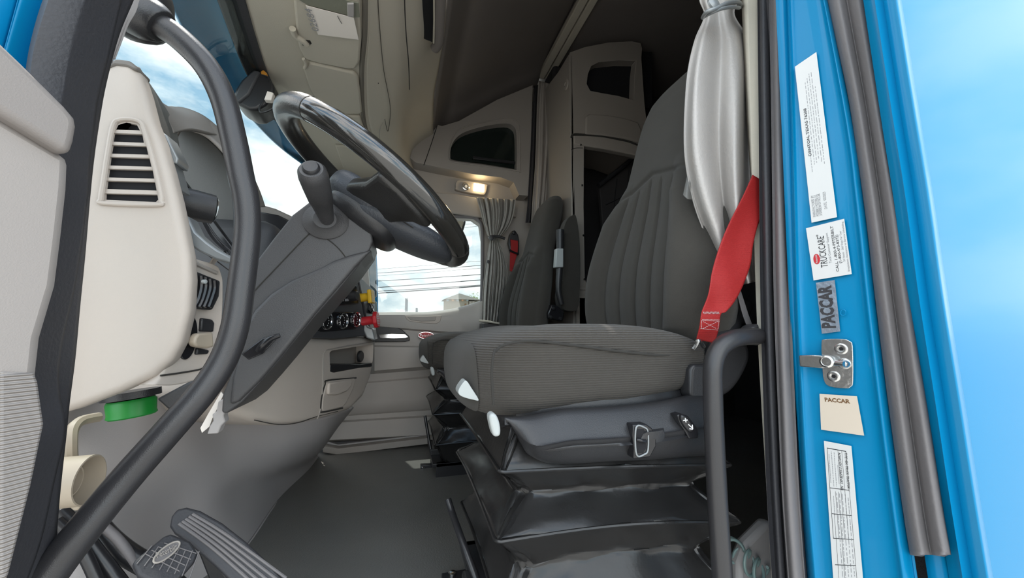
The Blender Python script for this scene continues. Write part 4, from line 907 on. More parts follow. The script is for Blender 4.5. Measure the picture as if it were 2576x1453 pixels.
# small things under the dash
gc = root('diagnostic_port', PY(331, 1022, .72), 'round bright green plug cap under the left end of the dashboard', 'plug')
ax_ = V((.12, 0, -1)).normalized()
lathe('cap', PY(331, 1003, .72), ax_, [(.0265, 0), (.0285, .004), (.0275, .020), (.0285, .024), (.026, .026), (.024, .022), (0, .022)], GREEN, gc, n=36)
lathe('socket_collar', PY(331, 1003, .72) - ax_ * .012, ax_, [(.034, 0), (.034, .010), (0, .012)], BLKP, gc, n=28)
cr_ = root('cream_socket', PY(215, 1205, .68), 'cream plastic cup shaped holder hanging beside the door seal', 'holder')
axc = V((1, .03, .0)).normalized()
ctr = PY(236, 1205, .66)
lathe('cup', ctr - axc * .062, axc, [(.029, 0), (.031, .01), (.0312, .058), (.0295, .0585), (.0288, .05), (.028, .02), (0, .018)], CREAM, cr_, n=40)
lathe('cup_floor', ctr - axc * .035, axc, [(.027, 0), (.027, .002), (0, .002)], TAUPE, cr_, n=32)
lathe('inner_ring', ctr - axc * .04, axc, [(.019, 0), (.020, .018), (.018, .018), (.017, 0), (0, 0)], CREAM, cr_, n=32)
prism('cup_foot', [PY(x, y, .685) for x, y in ((150, 1235), (158, 1270), (175, 1278), (184, 1286), (196, 1284), (205, 1268), (222, 1255), (225, 1230), (190, 1215))], (0, .03, 0), CREAM, cr_, bevel=.005, seg=3)
tube('hanger_strap', [PY(180, 1170, .69), PY(178, 1120, .69), PY(182, 1080, .70), PY(205, 1058, .72), PY(250, 1048, .74)], .007, CREAM, cr_, n=8)
# broken bracket below the column
bk_ = root('column_clip', PY(540, 1050, .84), 'grey plastic clip with a torn white tag hanging below the column cover', 'clip')
prism('clip_body', [PY(x, y, .83) for x, y in ((548, 1010), (566, 1000), (572, 1018), (566, 1032), (562, 1046), (566, 1060), (556, 1070), (548, 1090), (520, 1092), (528, 1070), (536, 1058), (533, 1042), (544, 1035))], (0, .02, 0), GREYP, bk_, bevel=.002)
prism('torn_tag', [PY(x, y, .85) for x, y in ((556, 985), (562, 992), (545, 1030), (534, 1052), (527, 1072), (508, 1088), (504, 1076), (524, 1040))], (0, .004, 0), PAPER, bk_, bevel=0)
lathe('screw', PY(570, 1014, .826), (0, -1, 0), [(.003, 0), (.002, .002), (0, .002)], CHROME, bk_, n=10)

# pedals
def pedal_plane(c, n):
    n = V(n).normalized(); p0 = V(c)
    return lambda x, y, off=0.0: PP(x, y, p0 + n * off, n)
ac_ = root('accelerator_pedal', PY(560, 1380, .88), 'wide black ribbed accelerator pedal on the footwell floor', 'pedal')
GPn = V((.35, -.80, .50)).normalized(); GP = pedal_plane(PY(560, 1370, .86), GPn)
pad_px = [(428, 1322), (432, 1298), (446, 1280), (470, 1275), (505, 1284), (560, 1315), (620, 1362), (680, 1418), (760, 1510), (660, 1540), (600, 1478), (540, 1420), (480, 1368), (440, 1340)]
ap = prism('pedal_pad', [GP(x, y) for x, y in pad_px], GPn * -.018, RUBBER, ac_, bevel=.004, seg=3)
for i in range(5):
    t = i / 4; a = (450 + 34 * t, 1316 - 24 * t); c = (545 + 24 * t, 1386 - 42 * t); b = (690 + 30 * t, 1515 - 62 * t)
    tube('tread_rib', [GP(*a, .001), GP(*c, .001), GP(*b, .001)], .0026, RUBG, ap, n=8)
prism('pedal_arm', [PY(x, y, .90) for x, y in ((480, 1345), (520, 1365), (600, 1500), (540, 1500))], (0, .03, 0), BLKM, ac_, bevel=.004)
br2 = root('brake_pedal', PY(420, 1400, .80), 'black brake pedal pad with raised grid and oval emblem', 'pedal')
HPn = V((.45, -.55, .70)).normalized(); HP = pedal_plane(PY(420, 1400, .78), HPn)
bp_px = [(335, 1412), (350, 1398), (412, 1348), (430, 1340), (480, 1360), (500, 1390), (490, 1412), (462, 1444), (440, 1462), (400, 1470), (350, 1445)]
bpp = prism('pedal_pad', [HP(x, y) for x, y in bp_px], HPn * -.014, RUBBER, br2, bevel=.004, seg=3)
for i in range(8):
    x0 = 352 + 17 * i; tube('grid_rib', [HP(x0 - 8 + 2 * i, 1418 + 5 * i, .001), HP(x0 + 30, 1372 + 2 * i, .001)], .0009, RUBG, bpp, n=6, smoothpath=False)
for i in range(4): tube('grid_rib', [HP(365 + 16 * i, 1392 - 9 * i, .001), HP(452 + 14 * i, 1436 - 15 * i, .001)], .0008, RUBG, bpp, n=6, smoothpath=False)
prism('emblem_oval', [HP(419 + 35 * cos(a) * .9 - 10 * sin(a), 1388 - 16 * cos(a) + 24 * sin(a) * .9, .002) for a in [i * pi / 16 for i in range(32)]], HPn * -.004, RUBG, bpp, bevel=.001)
tube('emblem_rim', [HP(419 + 35 * cos(a) * .9 - 10 * sin(a), 1388 - 16 * cos(a) + 24 * sin(a) * .9, .0025) for a in [i * pi / 16 for i in range(32)]], .0014, TAUPE, bpp, n=6, closed=True, smoothpath=False)
e1, e2 = HP(394, 1404, .003), HP(446, 1380, .003)
text('emblem_script', 'Peterbilt', e1, e2 - e1, HPn.cross(e2 - e1), .013, TAUPE, bpp, width=(e2 - e1).length)
tube('pedal_arm', [PY(200, 1255, .84), PY(250, 1330, .84), PY(310, 1385, .83), PY(400, 1440, .83), PY(470, 1500, .82)], .016, BLKM, br2, n=12)
clp = root('clutch_linkage', PY(220, 1350, .8), 'black steel pedal rods behind the lower grab bar', 'linkage')
tube('rod', [PY(150, 1285, .80), PY(200, 1335, .80), PY(260, 1410, .80), PY(330, 1500, .80)], .010, BLKM, clp, n=10)
tube('rod', [PY(140, 1310, .78), PY(200, 1372, .78), PY(240, 1450, .78), PY(260, 1500, .78)], .008, BLKM, clp, n=10)
tube('rod', [PY(215, 1270, .82), PY(245, 1310, .82), PY(300, 1360, .82), PY(360, 1440, .82), PY(420, 1500, .82)], .007, RUBG, clp, n=10)

# ================================================================ grab bars
gb = root('front_grab_bar', PY(620, 560, .58), 'long curved dark grab bar beside the windscreen pillar', 'grab bar')
gpts = [(352, 40, .60), (400, 62, .60), (455, 100, .60), (520, 168, .60), (562, 250, .60), (588, 350, .60), (606, 440, .60), (620, 510, .60), (622, 590, .60), (607, 720, .595), (592, 820, .59), (562, 905, .585), (510, 985, .575), (440, 1065, .565), (320, 1200, .55), (200, 1345, .53), (120, 1450, .52), (70, 1520, .51)]
tube('bar', [PY(x, y, Y) for x, y, Y in gpts], .0162, HANDLE, gb, n=20, seg=5)
tube('mount', [PY(330, 20, .62), PY(362, 40, .605), PY(392, 56, .60), PY(408, 68, .60)], .026, BLKP, gb, n=16, radii=(.036, .021))
blob('mount_base', PY(352, 20, .62), (.035, .03, .045), BLKP, gb, k=3, n=6)
# ---
rb = root('rear_grab_bar', PY(1810, 1100, .545), 'dark grab bar bent at the top, in front of the driver seat corner', 'grab bar')
tube('bar', [PY(x, y, Y) for x, y, Y in ((1905, 845, .565), (1880, 846, .548), (1845, 852, .54), (1812, 874, .54), (1795, 915, .54), (1793, 980, .54), (1797, 1100, .54), (1806, 1280, .54), (1818, 1460, .54), (1824, 1540, .54))], .0155, HANDLE, rb, n=20, seg=6)
prism('mount', [PY(x, y, .56) for x, y in ((1893, 822), (1912, 812), (1916, 870), (1896, 866))], (0, .03, 0), HANDLE, rb, bevel=.006, seg=3)

# ================================================================ sun visors
def visor(pts, label, z=HZ - .012, name='sun_visor', th=.016):
    rt_ = root(name, PZ(*pts[0], z), label, 'sun visor', 'sun visors along the windscreen header')
    prism('visor_pad', [PZ(x, y, z) for x, y in pts], (0, 0, th), BEIGE2, rt_, bevel=.007, seg=3)
    return rt_
v1 = visor([(715, -160), (738, 0), (746, 90), (752, 122), (766, 150), (800, 160), (875, 175), (895, 174), (905, 155), (909, 99), (905, 0), (900, -160)], 'nearest beige sun visor, with the note tucked under its strap')
v2 = visor([(762, 172), (778, 158), (890, 184), (900, 194), (906, 230), (911, 283), (905, 288), (870, 288), (800, 262), (779, 225)], 'second beige sun visor from the door')
v3 = visor([(805, 292), (850, 290), (905, 294), (918, 330), (930, 368), (890, 366), (838, 362)], 'third beige sun visor, seen through the steering wheel')
v4 = visor([(842, 366), (880, 370), (934, 372), (950, 410), (962, 440), (900, 452), (872, 448), (858, 410)], 'farthest beige sun visor, just above the wheel hub')
z_ = HZ - .014
def clip(par, pts, r=.006): return tube('visor_hinge', [PZ(x, y, z_) for x, y in pts], r, BEIGE2, par, n=10)
clip(v1, [(736, 72), (742, 88), (752, 96), (764, 104), (772, 112)], .009)
prism('hinge_recess', [PZ(x, y, z_ + .001) for x, y in ((765, 100), (780, 102), (784, 110), (772, 118), (760, 114))], (0, 0, .004), SEAM, v1, bevel=.001)
clip(v2, [(763, 148), (770, 160), (766, 172)], .005)
st_ = prism('elastic_strap', [PZ(x, y, z_ - .003) for x, y in ((742, -40), (744, -4), (776, 14), (892, 44), (905, 44), (902, 8), (875, 2), (850, -8))], (0, 0, .003), mat('olive_strap', (.20, .205, .16), .8, bump=.3), v1, bevel=.001)
prism('strap_buckle', [PZ(x, y, z_ - .008) for x, y in ((873, 10), (890, 10), (891, 44), (874, 42))], (0, 0, .006), GREYP, v1, bevel=.002)
pn = prism('paper_note', [PZ(x, y, z_ - .006) for x, y in ((769, 14), (890, 45), (902, 100), (800, 87))], (0, 0, .001), PAPER, None, bevel=0)
tag(pn, 'white paper note with handwritten numbers tucked on the nearest visor', 'note')
a = PZ(803, 80, z_ - .0075); b = PZ(784, 24, z_ - .0075)
text('handwriting', '02684', a, b - a, V((0, 0, -1)).cross(b - a), .026, INKG, pn, width=(b - a).length, ext=.0002)
tube('pen_stroke', [PZ(849, 40, z_ - .0075), PZ(854, 50, z_ - .0075), PZ(860, 60, z_ - .0075)], .0008, INK, pn, n=5)
# ---------------------------------------------------------------- camera box on the windscreen
dc = root('windscreen_sensor', PY(640, 225, 1.40), 'black sensor box with loose wires under the windscreen header', 'sensor box')
prism('housing', [PY(x, y, 1.36) for x, y in ((583, 248), (592, 222), (606, 200), (636, 172), (658, 176), (676, 196), (690, 214), (688, 236), (668, 262), (646, 275), (626, 276), (600, 262))], (0, .10, 0), BLKP, dc, bevel=.010, seg=3)
prism('side_ridge', [PY(x, y, 1.352) for x, y in ((606, 204), (636, 174), (655, 178), (626, 236), (600, 258), (586, 246))], (0, .03, 0), DASHD, dc, bevel=.006)
cw = prism('connector', [PY(x, y, 1.34) for x, y in ((672, 228), (688, 233), (682, 252), (664, 250))], (0, .02, 0), PAPER, dc, bevel=.002); cw['label'] = 'white wire connector'
oc = prism('connector', [PY(x, y, 1.36) for x, y in ((655, 180), (662, 175), (672, 184), (668, 191), (657, 188))], (0, .015, 0), mat('orange_plastic', (.55, .24, .03), .5), dc, bevel=.002); oc['label'] = 'orange wire connector'
tube('wire', [PY(x, y, 1.36) for x, y in ((660, 188), (676, 196), (680, 215), (678, 230))], .0022, BLKP, dc, n=6)
tube('wire', [PY(x, y, 1.36) for x, y in ((668, 250), (654, 268), (656, 282), (676, 278), (700, 262), (712, 245))], .003, BLKP, dc, n=6)
tube('wire', [PY(x, y, 1.37) for x, y in ((672, 252), (690, 250), (705, 240), (720, 240))], .0022, BLKP, dc, n=6)
# blue sun shade outside, above the glass
rows = []
lip = [(300, -150), (424, 0), (472, 87), (530, 165), (583, 236), (650, 315), (710, 372), (790, 430)]
for a, w_ in zip(lip, WTOP):
    l_ = PZ(*a, 1.52); rows.append([l_, l_.lerp(w_, .35) + V((-.02, 0, .03)), l_.lerp(w_, .7) + V((-.03, 0, .06)), w_ + V((-.03, 0, .05))])
ev = patch('outer_sun_shade', rows, BLUE, thick=.008)
tag(ev, 'blue painted outer shade running along the top of the windscreen', 'sun shade')
# cubby in the overhead console
oc_ = root('overhead_cubby', PZ(1076, 50, HZ + .15), 'dark open cubby with a pale frame in the overhead console', 'cubby')
prism('cubby_shade', [PZ(x, y, HZ + .15) for x, y in ((1066, -60), (1058, 60), (1056, 88), (1068, 98), (1088, 106), (1091, 0), (1092, -60))], (0, 0, .004), VOID, oc_, bevel=0)  # flat near-black sheet, its colour stands in for shade in the cubby
tube('cubby_frame', [PZ(x, y, HZ + .14) for x, y in ((1108, -80), (1107, 0), (1105, 60), (1103, 105), (1094, 122))], .017, CEIL, oc_, n=14)
tube('cubby_trim', [PZ(x, y, HZ + .13) for x, y in ((1093, -80), (1092, 0), (1092, 60), (1091, 108))], .003, BEIGE2, oc_, n=8)
struct(tube('trim_line', [PZ(x, y, HZ + .06) for x, y in ((1018, -60), (1018, 10), (1022, 90), (1028, 160), (1030, 225))], .0018, SEAM, n=6)).name = 'trim_30'
for x, y in ((936, 213), (951, 208)): 
    sc_ = lathe('trim_screw', PZ(x, y, HZ + .012), (0, 0, -1), [(.003, 0), (.003, .002), (0, .002)], SEAM, None, n=10); sc_.name = 'trim_31'; struct(sc_)
struct(tube('trim_curve', [PZ(984, 290, HZ + .03), PZ(970, 300, HZ + .02), PZ(958, 318, HZ + .004), PZ(955, 345, HZ + .002), PZ(960, 400, HZ + .002)], .0012, TAUPE, n=6)).name = 'trim_32'

# ================================================================ curtains
def curtain(name, Lp, Rp, Yb, amp, folds, m, par, twist=0.0, nu=90, nv=70, ph=0.0, thick=.0025, fine=.35):
    def ip(c, t):
        k = t * (len(c) - 1); i = min(int(k), len(c) - 2); f = k - i
        a = [V((*c[max(i - 1, 0)], 0)), V((*c[i], 0)), V((*c[i + 1], 0)), V((*c[min(i + 2, len(c) - 1)], 0))]
        return 0.5 * ((2 * a[1]) + (a[2] - a[0]) * f + (2 * a[0] - 5 * a[1] + 4 * a[2] - a[3]) * f * f + (3 * a[1] - a[0] - 3 * a[2] + a[3]) * f ** 3)
    bm = bmesh.new(); vs = []
    for i in range(nv + 1):
        t = i / nv; a, b = ip(Lp, t), ip(Rp, t); row = []
        am = amp(t) if callable(amp) else amp
        for j in range(nu + 1):
            s = j / nu; p = a.lerp(b, s)
            phase = 2 * pi * folds * (s + twist * t * s * (1 - s)) + ph + 1.1 * sin(3.1 * t + 5 * s)
            d = am * (sin(phase) + fine * sin(2.3 * phase + 1.7 + 2 * t)) * min(1, 6 * s + .3) * min(1, 6 * (1 - s) + .3)
            row.append(bm.verts.new(PY(p.x, p.y, Yb + d - (am * 1.2) * sin(pi * s))))
        vs.append(row)
    for i in range(nv):
        for j in range(nu): bm.faces.new((vs[i][j], vs[i][j + 1], vs[i + 1][j + 1], vs[i + 1][j]))
    return finish(name, bm, m, par, sol=thick, soff=0, ang=80)
dcur = root('driver_side_curtain', PY(1810, 300, .60), 'pale grey leather-look curtain tied at the top, hanging beside the driver seat', 'curtain')
Lp = [(1752, -60), (1760, 0), (1772, 40), (1748, 100), (1730, 180), (1722, 280), (1721, 370), (1729, 440), (1745, 510), (1766, 570), (1795, 640), (1845, 722)]
Rp = [(1878, -60), (1860, 0), (1848, 38), (1884, 100), (1898, 180), (1900, 280), (1902, 370), (1904, 440), (1906, 510), (1908, 570), (1908, 640), (1908, 706)]
curtain('curtain_cloth', Lp, Rp, .625, lambda t: .006 + .017 * min(1, max(0, (t - .18) * 3.2)), 2.3, CURT, dcur, twist=.5, ph=.9, fine=.12)
tb = tube('tie_band', [PY(x, y, Y) for x, y, Y in ((1768, 44, .60), (1778, 30, .575), (1800, 22, .567), (1830, 8, .57), (1858, 6, .59), (1864, 18, .61))], .0042, SILV, dcur, n=10)
tube('tie_band', [PY(x, y, Y) for x, y, Y in ((1768, 44, .60), (1790, 32, .575), (1815, 22, .567), (1840, 18, .575), (1860, 20, .59))], .0035, SILV, dcur, n=10)
lathe('snap_button', PY(1793, 13, .575), (0.1, -1, .2), [(.015, 0), (.015, .004), (.010, .008), (0, .009)], SILV, dcur, n=24)
# passenger curtain
pc = root('passenger_window_curtain', PY(1245, 640, 2.12), 'grey gathered curtain tied in the middle at the far side window', 'curtain')
Lp = [(1198, 496), (1208, 530), (1216, 560), (1226, 590), (1233, 598), (1228, 630), (1220, 680), (1214, 740), (1212, 808)]
Rp = [(1298, 502), (1292, 540), (1280, 570), (1262, 592), (1254, 600), (1268, 640), (1276, 680), (1272, 740), (1262, 812)]
curtain('curtain_cloth', Lp, Rp, 2.14, lambda t: .008 + .018 * abs(t - .5) * 2, 6.5, CURT2, pc, nu=110)
tube('tie_band', [PY(x, y, 2.085) for x, y in ((1229, 598), (1240, 594), (1256, 595), (1270, 600))], .008, BLKP, pc, n=10)
lathe('snap_button', PY(1236, 598, 2.075), (0, -1, 0), [(.016, 0), (.014, .008), (0, .010)], BLKP, pc, n=16)
lathe('snap_button', PY(1228, 658, 2.10), (0, -1, 0), [(.010, 0), (.009, .006), (0, .007)], BLKP, pc, n=12)
# sleeper curtain, bundled at the far wall
sc3 = root('sleeper_curtain', PY(1362, 400, 2.1), 'dark taupe sleeper curtain bundle hanging from the ceiling track behind the far seat', 'curtain')
curtain('curtain_cloth', [(1355, 203), (1351, 260), (1349, 340), (1346, 420), (1340, 500), (1336, 560)], [(1388, 212), (1386, 260), (1382, 340), (1378, 420), (1374, 500), (1370, 560)], 2.06, .012, 2.2, mat('taupe_cloth', (.34, .31, .28), .8, bump=.3, bscale=200), sc3, nu=50, nv=30)
curtain('curtain_fold', [(1344, 216), (1339, 300), (1334, 400), (1328, 500), (1322, 560)], [(1356, 212), (1352, 300), (1348, 400), (1342, 500), (1338, 560)], 2.12, .010, 1.5, DARKF, sc3, nu=30, nv=20)
struct(box('wall_gap', (TRX + .04, 2.05, FZ), (TRX + .16, 2.22, TRZ), DARKF, bevel=.02)).name = 'trim_33'

# ================================================================ seat belts
db = root('driver_seat_belt', PY(1830, 640, .56), 'red driver seat belt webbing running down beside the pale curtain', 'seat belt')
def webbing(name, Lp, Rp, YY, m, par, thick=.0016):
    rows = []
    for (a, b, y) in zip(Lp, Rp, YY):
        A, B = PY(*a, y[0]), PY(*b, y[1]); M = A.lerp(B, .5); M.y += y[2]; rows.append([A, M, B])
    return patch(name, rows, m, par, n=6, thick=thick, soff=0)
webbing('belt_webbing', [(1893, 440), (1868, 495), (1835, 560), (1812, 615), (1792, 680), (1782, 740), (1765, 785), (1760, 820), (1752, 852)], [(1960, 480), (1915, 545), (1895, 610), (1886, 670), (1858, 740), (1828, 782), (1813, 790), (1808, 825), (1798, 862)], [(.575, .575, 0), (.572, .57, .002), (.568, .565, .005), (.565, .562, .004), (.562, .562, -.003), (.565, .565, .004), (.57, .568, 0), (.575, .573, 0), (.59, .585, .004)], RED, db)
bm = bmesh.new()
def stitch(a, b, n_, Y=.5665, w=1.3):
    for i in range(n_):
        t0, t1 = (i + .15) / n_, (i + .8) / n_
        P0 = PY(a[0] + (b[0] - a[0]) * t0, a[1] + (b[1] - a[1]) * t0, Y); P1 = PY(a[0] + (b[0] - a[0]) * t1, a[1] + (b[1] - a[1]) * t1, Y)
        add_tube(bm, [P0, P1], .0004, 5)
for a, b, n_ in (((1768, 786), (1810, 787), 10), ((1766, 803), (1810, 804), 14), ((1764, 806), (1809, 807), 14), ((1762, 826), (1806, 830), 14), ((1765, 806), (1765, 826), 6), ((1809, 806), (1806, 828), 6), ((1768, 808), (1802, 826), 9), ((1806, 808), (1768, 826), 9)): stitch(a, b, n_)
for i in range(12): stitch((1769 + 3.4 * i, 782), (1772 + 3.4 * i, 791), 1)
finish('belt_stitching', bm, mat('grey_thread', (.45, .38, .38), .8), db, smooth=False)
tube('anchor_bracket', [PY(1744, 877, .60), PY(1752, 866, .595), PY(1758, 856, .59), PY(1770, 872, .60)], .004, STEEL, db, n=8)
webbing('lap_webbing', [(1852, 730), (1868, 790), (1880, 822)], [(1862, 728), (1882, 790), (1894, 822)], [(.60, .60, 0)] * 3, RUBG, db)
tube('belt_sleeve', [PY(1870, 770, .66), PY(1845, 810, .64), PY(1812, 860, .62), PY(1796, 900, .62)], .018, BLKP, db, n=12)
pbt = root('passenger_seat_belt', PY(1290, 620, 2.14), 'short piece of red belt with its black guide between far curtain and far seat', 'seat belt')
prism('belt_guide', [PY(x, y, 2.16) for x, y in ((1282, 590), (1288, 580), (1296, 578), (1304, 590), (1307, 606), (1306, 640), (1296, 645), (1285, 636), (1279, 610))], (0, .03, 0), BLKP, pbt, bevel=.006, seg=3)
webbing('belt_webbing', [(1284, 602), (1285, 622), (1283, 640), (1282, 680)], [(1303, 605), (1303, 625), (1300, 642), (1288, 684)], [(2.15, 2.15, 0)] * 4, RED, pbt)
tube('belt_slot', [PY(1281, 628, 2.14), PY(1290, 633, 2.14), PY(1303, 638, 2.14)], .006, BLKS, pbt, n=8)
lathe('guide_bolt', PY(1293, 585, 2.155), (0, -1, 0), [(.012, 0), (.010, .006), (0, .008)], BLKM, pbt, n=12)
bx = root('belt_retractor', PY(1240, 825, 2.10), 'black belt retractor block below the far curtain', 'retractor')
prism('retractor_case', [PY(x, y, 2.08) for x, y in ((1213, 812), (1260, 812), (1262, 860), (1213, 860))], (0, .08, 0), BLKP, bx, bevel=.006)
tube('ledge', [PY(1205, 806, 2.07), PY(1225, 808, 2.06), PY(1256, 813, 2.06)], .006, BEIGE2, bx, n=8)

# ================================================================ sleeper cabinet
YC = 1.72
cb_ = root('sleeper_cabinet', PY(1530, 500, 1.8), 'tall taupe sleeper cabinet with an open doorway and a rounded upper window', 'cabinet')
up_px = [(1434, 131), (1470, 118), (1530, 106), (1590, 103), (1612, 108), (1616, 122), (1614, 145), (1622, 260), (1628, 310), (1630, 372), (1580, 352), (1520, 341), (1470, 336), (1442, 336), (1437, 345)]
us = prism('upper_shell', [PY(x, y, YC) for x, y in up_px], (0, .40, 0), SLEEP, cb_, bevel=0)
cu1 = prism('cutter', [PY(x, y, YC - .02) for x, y in ((1481, 205), (1484, 180), (1492, 160), (1510, 150), (1560, 145), (1606, 146), (1602, 180), (1600, 246), (1560, 235), (1520, 228), (1490, 222))], (0, .30, 0), None, bevel=0)
cut(us, [cu1]); bv = us.modifiers.new('b', 'BEVEL'); bv.width = .012; bv.segments = 3; bv.limit_method = 'ANGLE'; bv.angle_limit = radians(50)
prism('shelf_shade_sheet', [PY(x, y, YC + .05) for x, y in ((1470, 130), (1640, 130), (1640, 270), (1470, 250))], (0, .01, 0), VOID, cb_, bevel=0)  # near-black sheet close behind the opening stands in for the unlit interior
prism('raised_panel', [PY(x, y, YC - .012) for x, y in ((1474, 292), (1484, 285), (1530, 288), (1575, 296), (1606, 306), (1614, 325), (1618, 360), (1580, 350), (1520, 341), (1472, 337))], (0, .02, 0), SLEEP, cb_, bevel=.012, seg=4)
# side of the cabinet towards the cab
x0 = PY(1434, 300, YC).x
sd = [PX(x, y, x0) for x, y in ((1434, 131), (1425, 150), (1405, 185), (1388, 215))]
bot = V((x0, YC, FZ)); botf = V((x0, 2.22, FZ))
prism('side_panel', [V((x0, YC, sd[0].z)), V((x0 - .002, YC + .1, sd[0].z - .01)), V((x0 - .004, 2.05, sd[0].z + .02)), V((x0, 2.22, sd[0].z)), botf, bot], (.02, 0, 0), SLEEP, cb_, bevel=.003)
# front frame around the doorway
lj = prism('jamb', [PY(x, y, YC) for x, y in ((1437, 346), (1444, 340), (1470, 352), (1469, 520), (1472, 700), (1478, 720), (1480, 860), (1446, 860), (1442, 600), (1437, 440))], (0, .03, 0), SLEEP, cb_, bevel=.003)
prism('lintel', [PY(x, y, YC - .004) for x, y in ((1444, 340), (1475, 340), (1520, 344), (1580, 356), (1632, 376), (1632, 400), (1590, 388), (1520, 374), (1466, 366), (1444, 362))], (0, .04, 0), SLEEP, cb_, bevel=.006, seg=3)
prism('jamb', [PY(x, y, YC) for x, y in ((1611, 372), (1632, 380), (1640, 500), (1646, 700), (1646, 860), (1630, 860), (1622, 600), (1613, 420))], (0, .04, 0), SLEEP, cb_, bevel=.003)
tube('shadow_gap', [PY(x, y, YC - .002) for x, y in ((1437, 346), (1443, 338), (1470, 339), (1520, 343), (1580, 356), (1631, 376))], .0055, SEAM, cb_, n=8)
for x, y in ((1461, 364), (1464, 466), (1467, 592), (1470, 702), (1620, 392)):
    lathe('screw', PY(x, y, YC - .001), (0, -1, 0), [(.0065, 0), (.005, .003), (0, .004)], STEEL, cb_, n=14)
tube('panel_seam', [PY(1437, 376, YC - .001), PY(1450, 372, YC - .001), PY(1466, 372, YC - .001)], .0016, SEAM, cb_, n=6)
prism('lower_shelf', [PY(x, y, YC - .003) for x, y in ((1457, 718), (1500, 720), (1500, 731), (1457, 729))], (0, .3, 0), SLEEP, cb_, bevel=.003)
lf = prism('lower_face', [PY(x, y, YC) for x, y in ((1457, 748), (1660, 748), (1665, 900), (1457, 900))], (0, .03, 0), SLEEP, cb_, bevel=.003)
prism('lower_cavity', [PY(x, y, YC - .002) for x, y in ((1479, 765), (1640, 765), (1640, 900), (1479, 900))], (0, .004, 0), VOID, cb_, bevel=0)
prism('back_panel', [PY(x, y, 2.18) for x, y in ((1400, 330), (1660, 330), (1660, 860), (1400, 860))], (0, .01, 0), DARKF, cb_, bevel=0)
lathe('side_hook', PX(1425, 213, x0 - .002), (-1, 0, 0), [(.03, 0), (.026, .006), (.012, .008), (.012, .002), (0, .002)], SLEEP, cb_, n=20)
# folded quilted panel leaning inside the doorway
qd = root('quilted_panel', PY(1560, 560, 1.95), 'dark quilted panel with a top rail leaning inside the sleeper cabinet doorway', 'panel')
QUI = mat('quilted_fabric', (.03, .027, .027), .8, bump=.4, bscale=120)
prism('quilt', [PY(x, y, 1.90) for x, y in ((1508, 468), (1605, 385), (1612, 400), (1614, 860), (1525, 860), (1522, 640))], (0, .03, 0), QUI, qd, bevel=.006)
tube('top_rail', [PY(1506, 466, 1.88), PY(1560, 424, 1.88), PY(1612, 380, 1.88)], .013, BLKP, qd, n=10)
for i in range(5):
    tube('quilt_seam', [PY(1524, 515 + 42 * i, 1.896), PY(1570, 492 + 42 * i, 1.896), PY(1612, 462 + 42 * i, 1.896)], .002, VOID, qd, n=5)
for i in range(2): tube('quilt_seam', [PY(1552 + 30 * i, 450 - 22 * i, 1.896), PY(1545 + 30 * i, 520, 1.896), PY(1540 + 30 * i, 640, 1.896)], .002, VOID, qd, n=5)
cc = prism('chrome_latch', [PY(x, y, 1.86) for x, y in ((1576, 486), (1584, 482), (1590, 486), (1582, 500), (1576, 498))], (0, .02, 0), STEEL, None, bevel=.002); tag(cc, 'tiny chrome latch beside the quilted panel', 'latch')
# sleeper ceiling lamp
sl_ = root('sleeper_ceiling_lamp', PZ(1602, 10, 2.40), 'small dark louvred lamp on the sleeper ceiling', 'lamp')
prism('lamp_body', [PZ(x, y, 2.43) for x, y in ((1575, -4), (1590, -14), (1628, -6), (1632, 10), (1612, 20), (1582, 12))], (0, 0, .03), BLKP, sl_, bevel=.008, smooth=3)
for i in range(4): tube('lamp_led', [PZ(1588 + 9 * i, 2 + 2.4 * i, 2.426), PZ(1592 + 9 * i, 10 + 2.0 * i, 2.426)], .006, SILV, sl_, n=8)
# clear film bag between curtain and backrest
fb = patch('plastic_bag', [rowpx([(1728, 440), (1722, 470), (1718, 490)], .64), rowpx([(1740, 450), (1732, 475), (1730, 500)], .63), rowpx([(1760, 460), (1755, 490), (1750, 502)], .64)], CLEARB, None, thick=.001)
tag(fb, 'scrap of clear plastic film between backrest and pale curtain', 'plastic film')
# coiled teal hose on the floor by the door
hose = []
cx, cy = 1880, 1405
P0 = PY(1878, 1410, .70)
for i in range(120):
    t = i / 119; a = 2 * pi * 5.2 * t
    hose.append(PY(1872 + 60 * (t - .3), 1390 + 55 * t, .70) + V((.020 * cos(a), .02 * sin(a * .5), .022 * sin(a))))
hz = tube('coiled_hose', [PY(1815, 1352, .72), PY(1840, 1352, .72), PY(1865, 1368, .71)] + hose, .0032, TEAL, None, n=8, seg=2)
tag(hz, 'coiled pale teal hose on the floor behind the rear grab bar', 'hose')
struct(prism('trim_sb', [PY(x, y, .70) for x, y in ((1935, 1312), (1878, 1370), (1860, 1420), (1860, 1560), (1990, 1560), (1975, 1330))], (0, .03, 0), GREYP, bevel=.01)).name = 'trim_34'

# ================================================================ outside
bm = bmesh.new(); add_box(bm, (-300, -200, -1.45), (300, 300, -1.35))
struct(finish('ground', bm, mat('sunlit_concrete', (.42, .40, .37), .9, bump=.2, bscale=3, var=.12, vscale=.3), smooth=False)).name = 'ground'
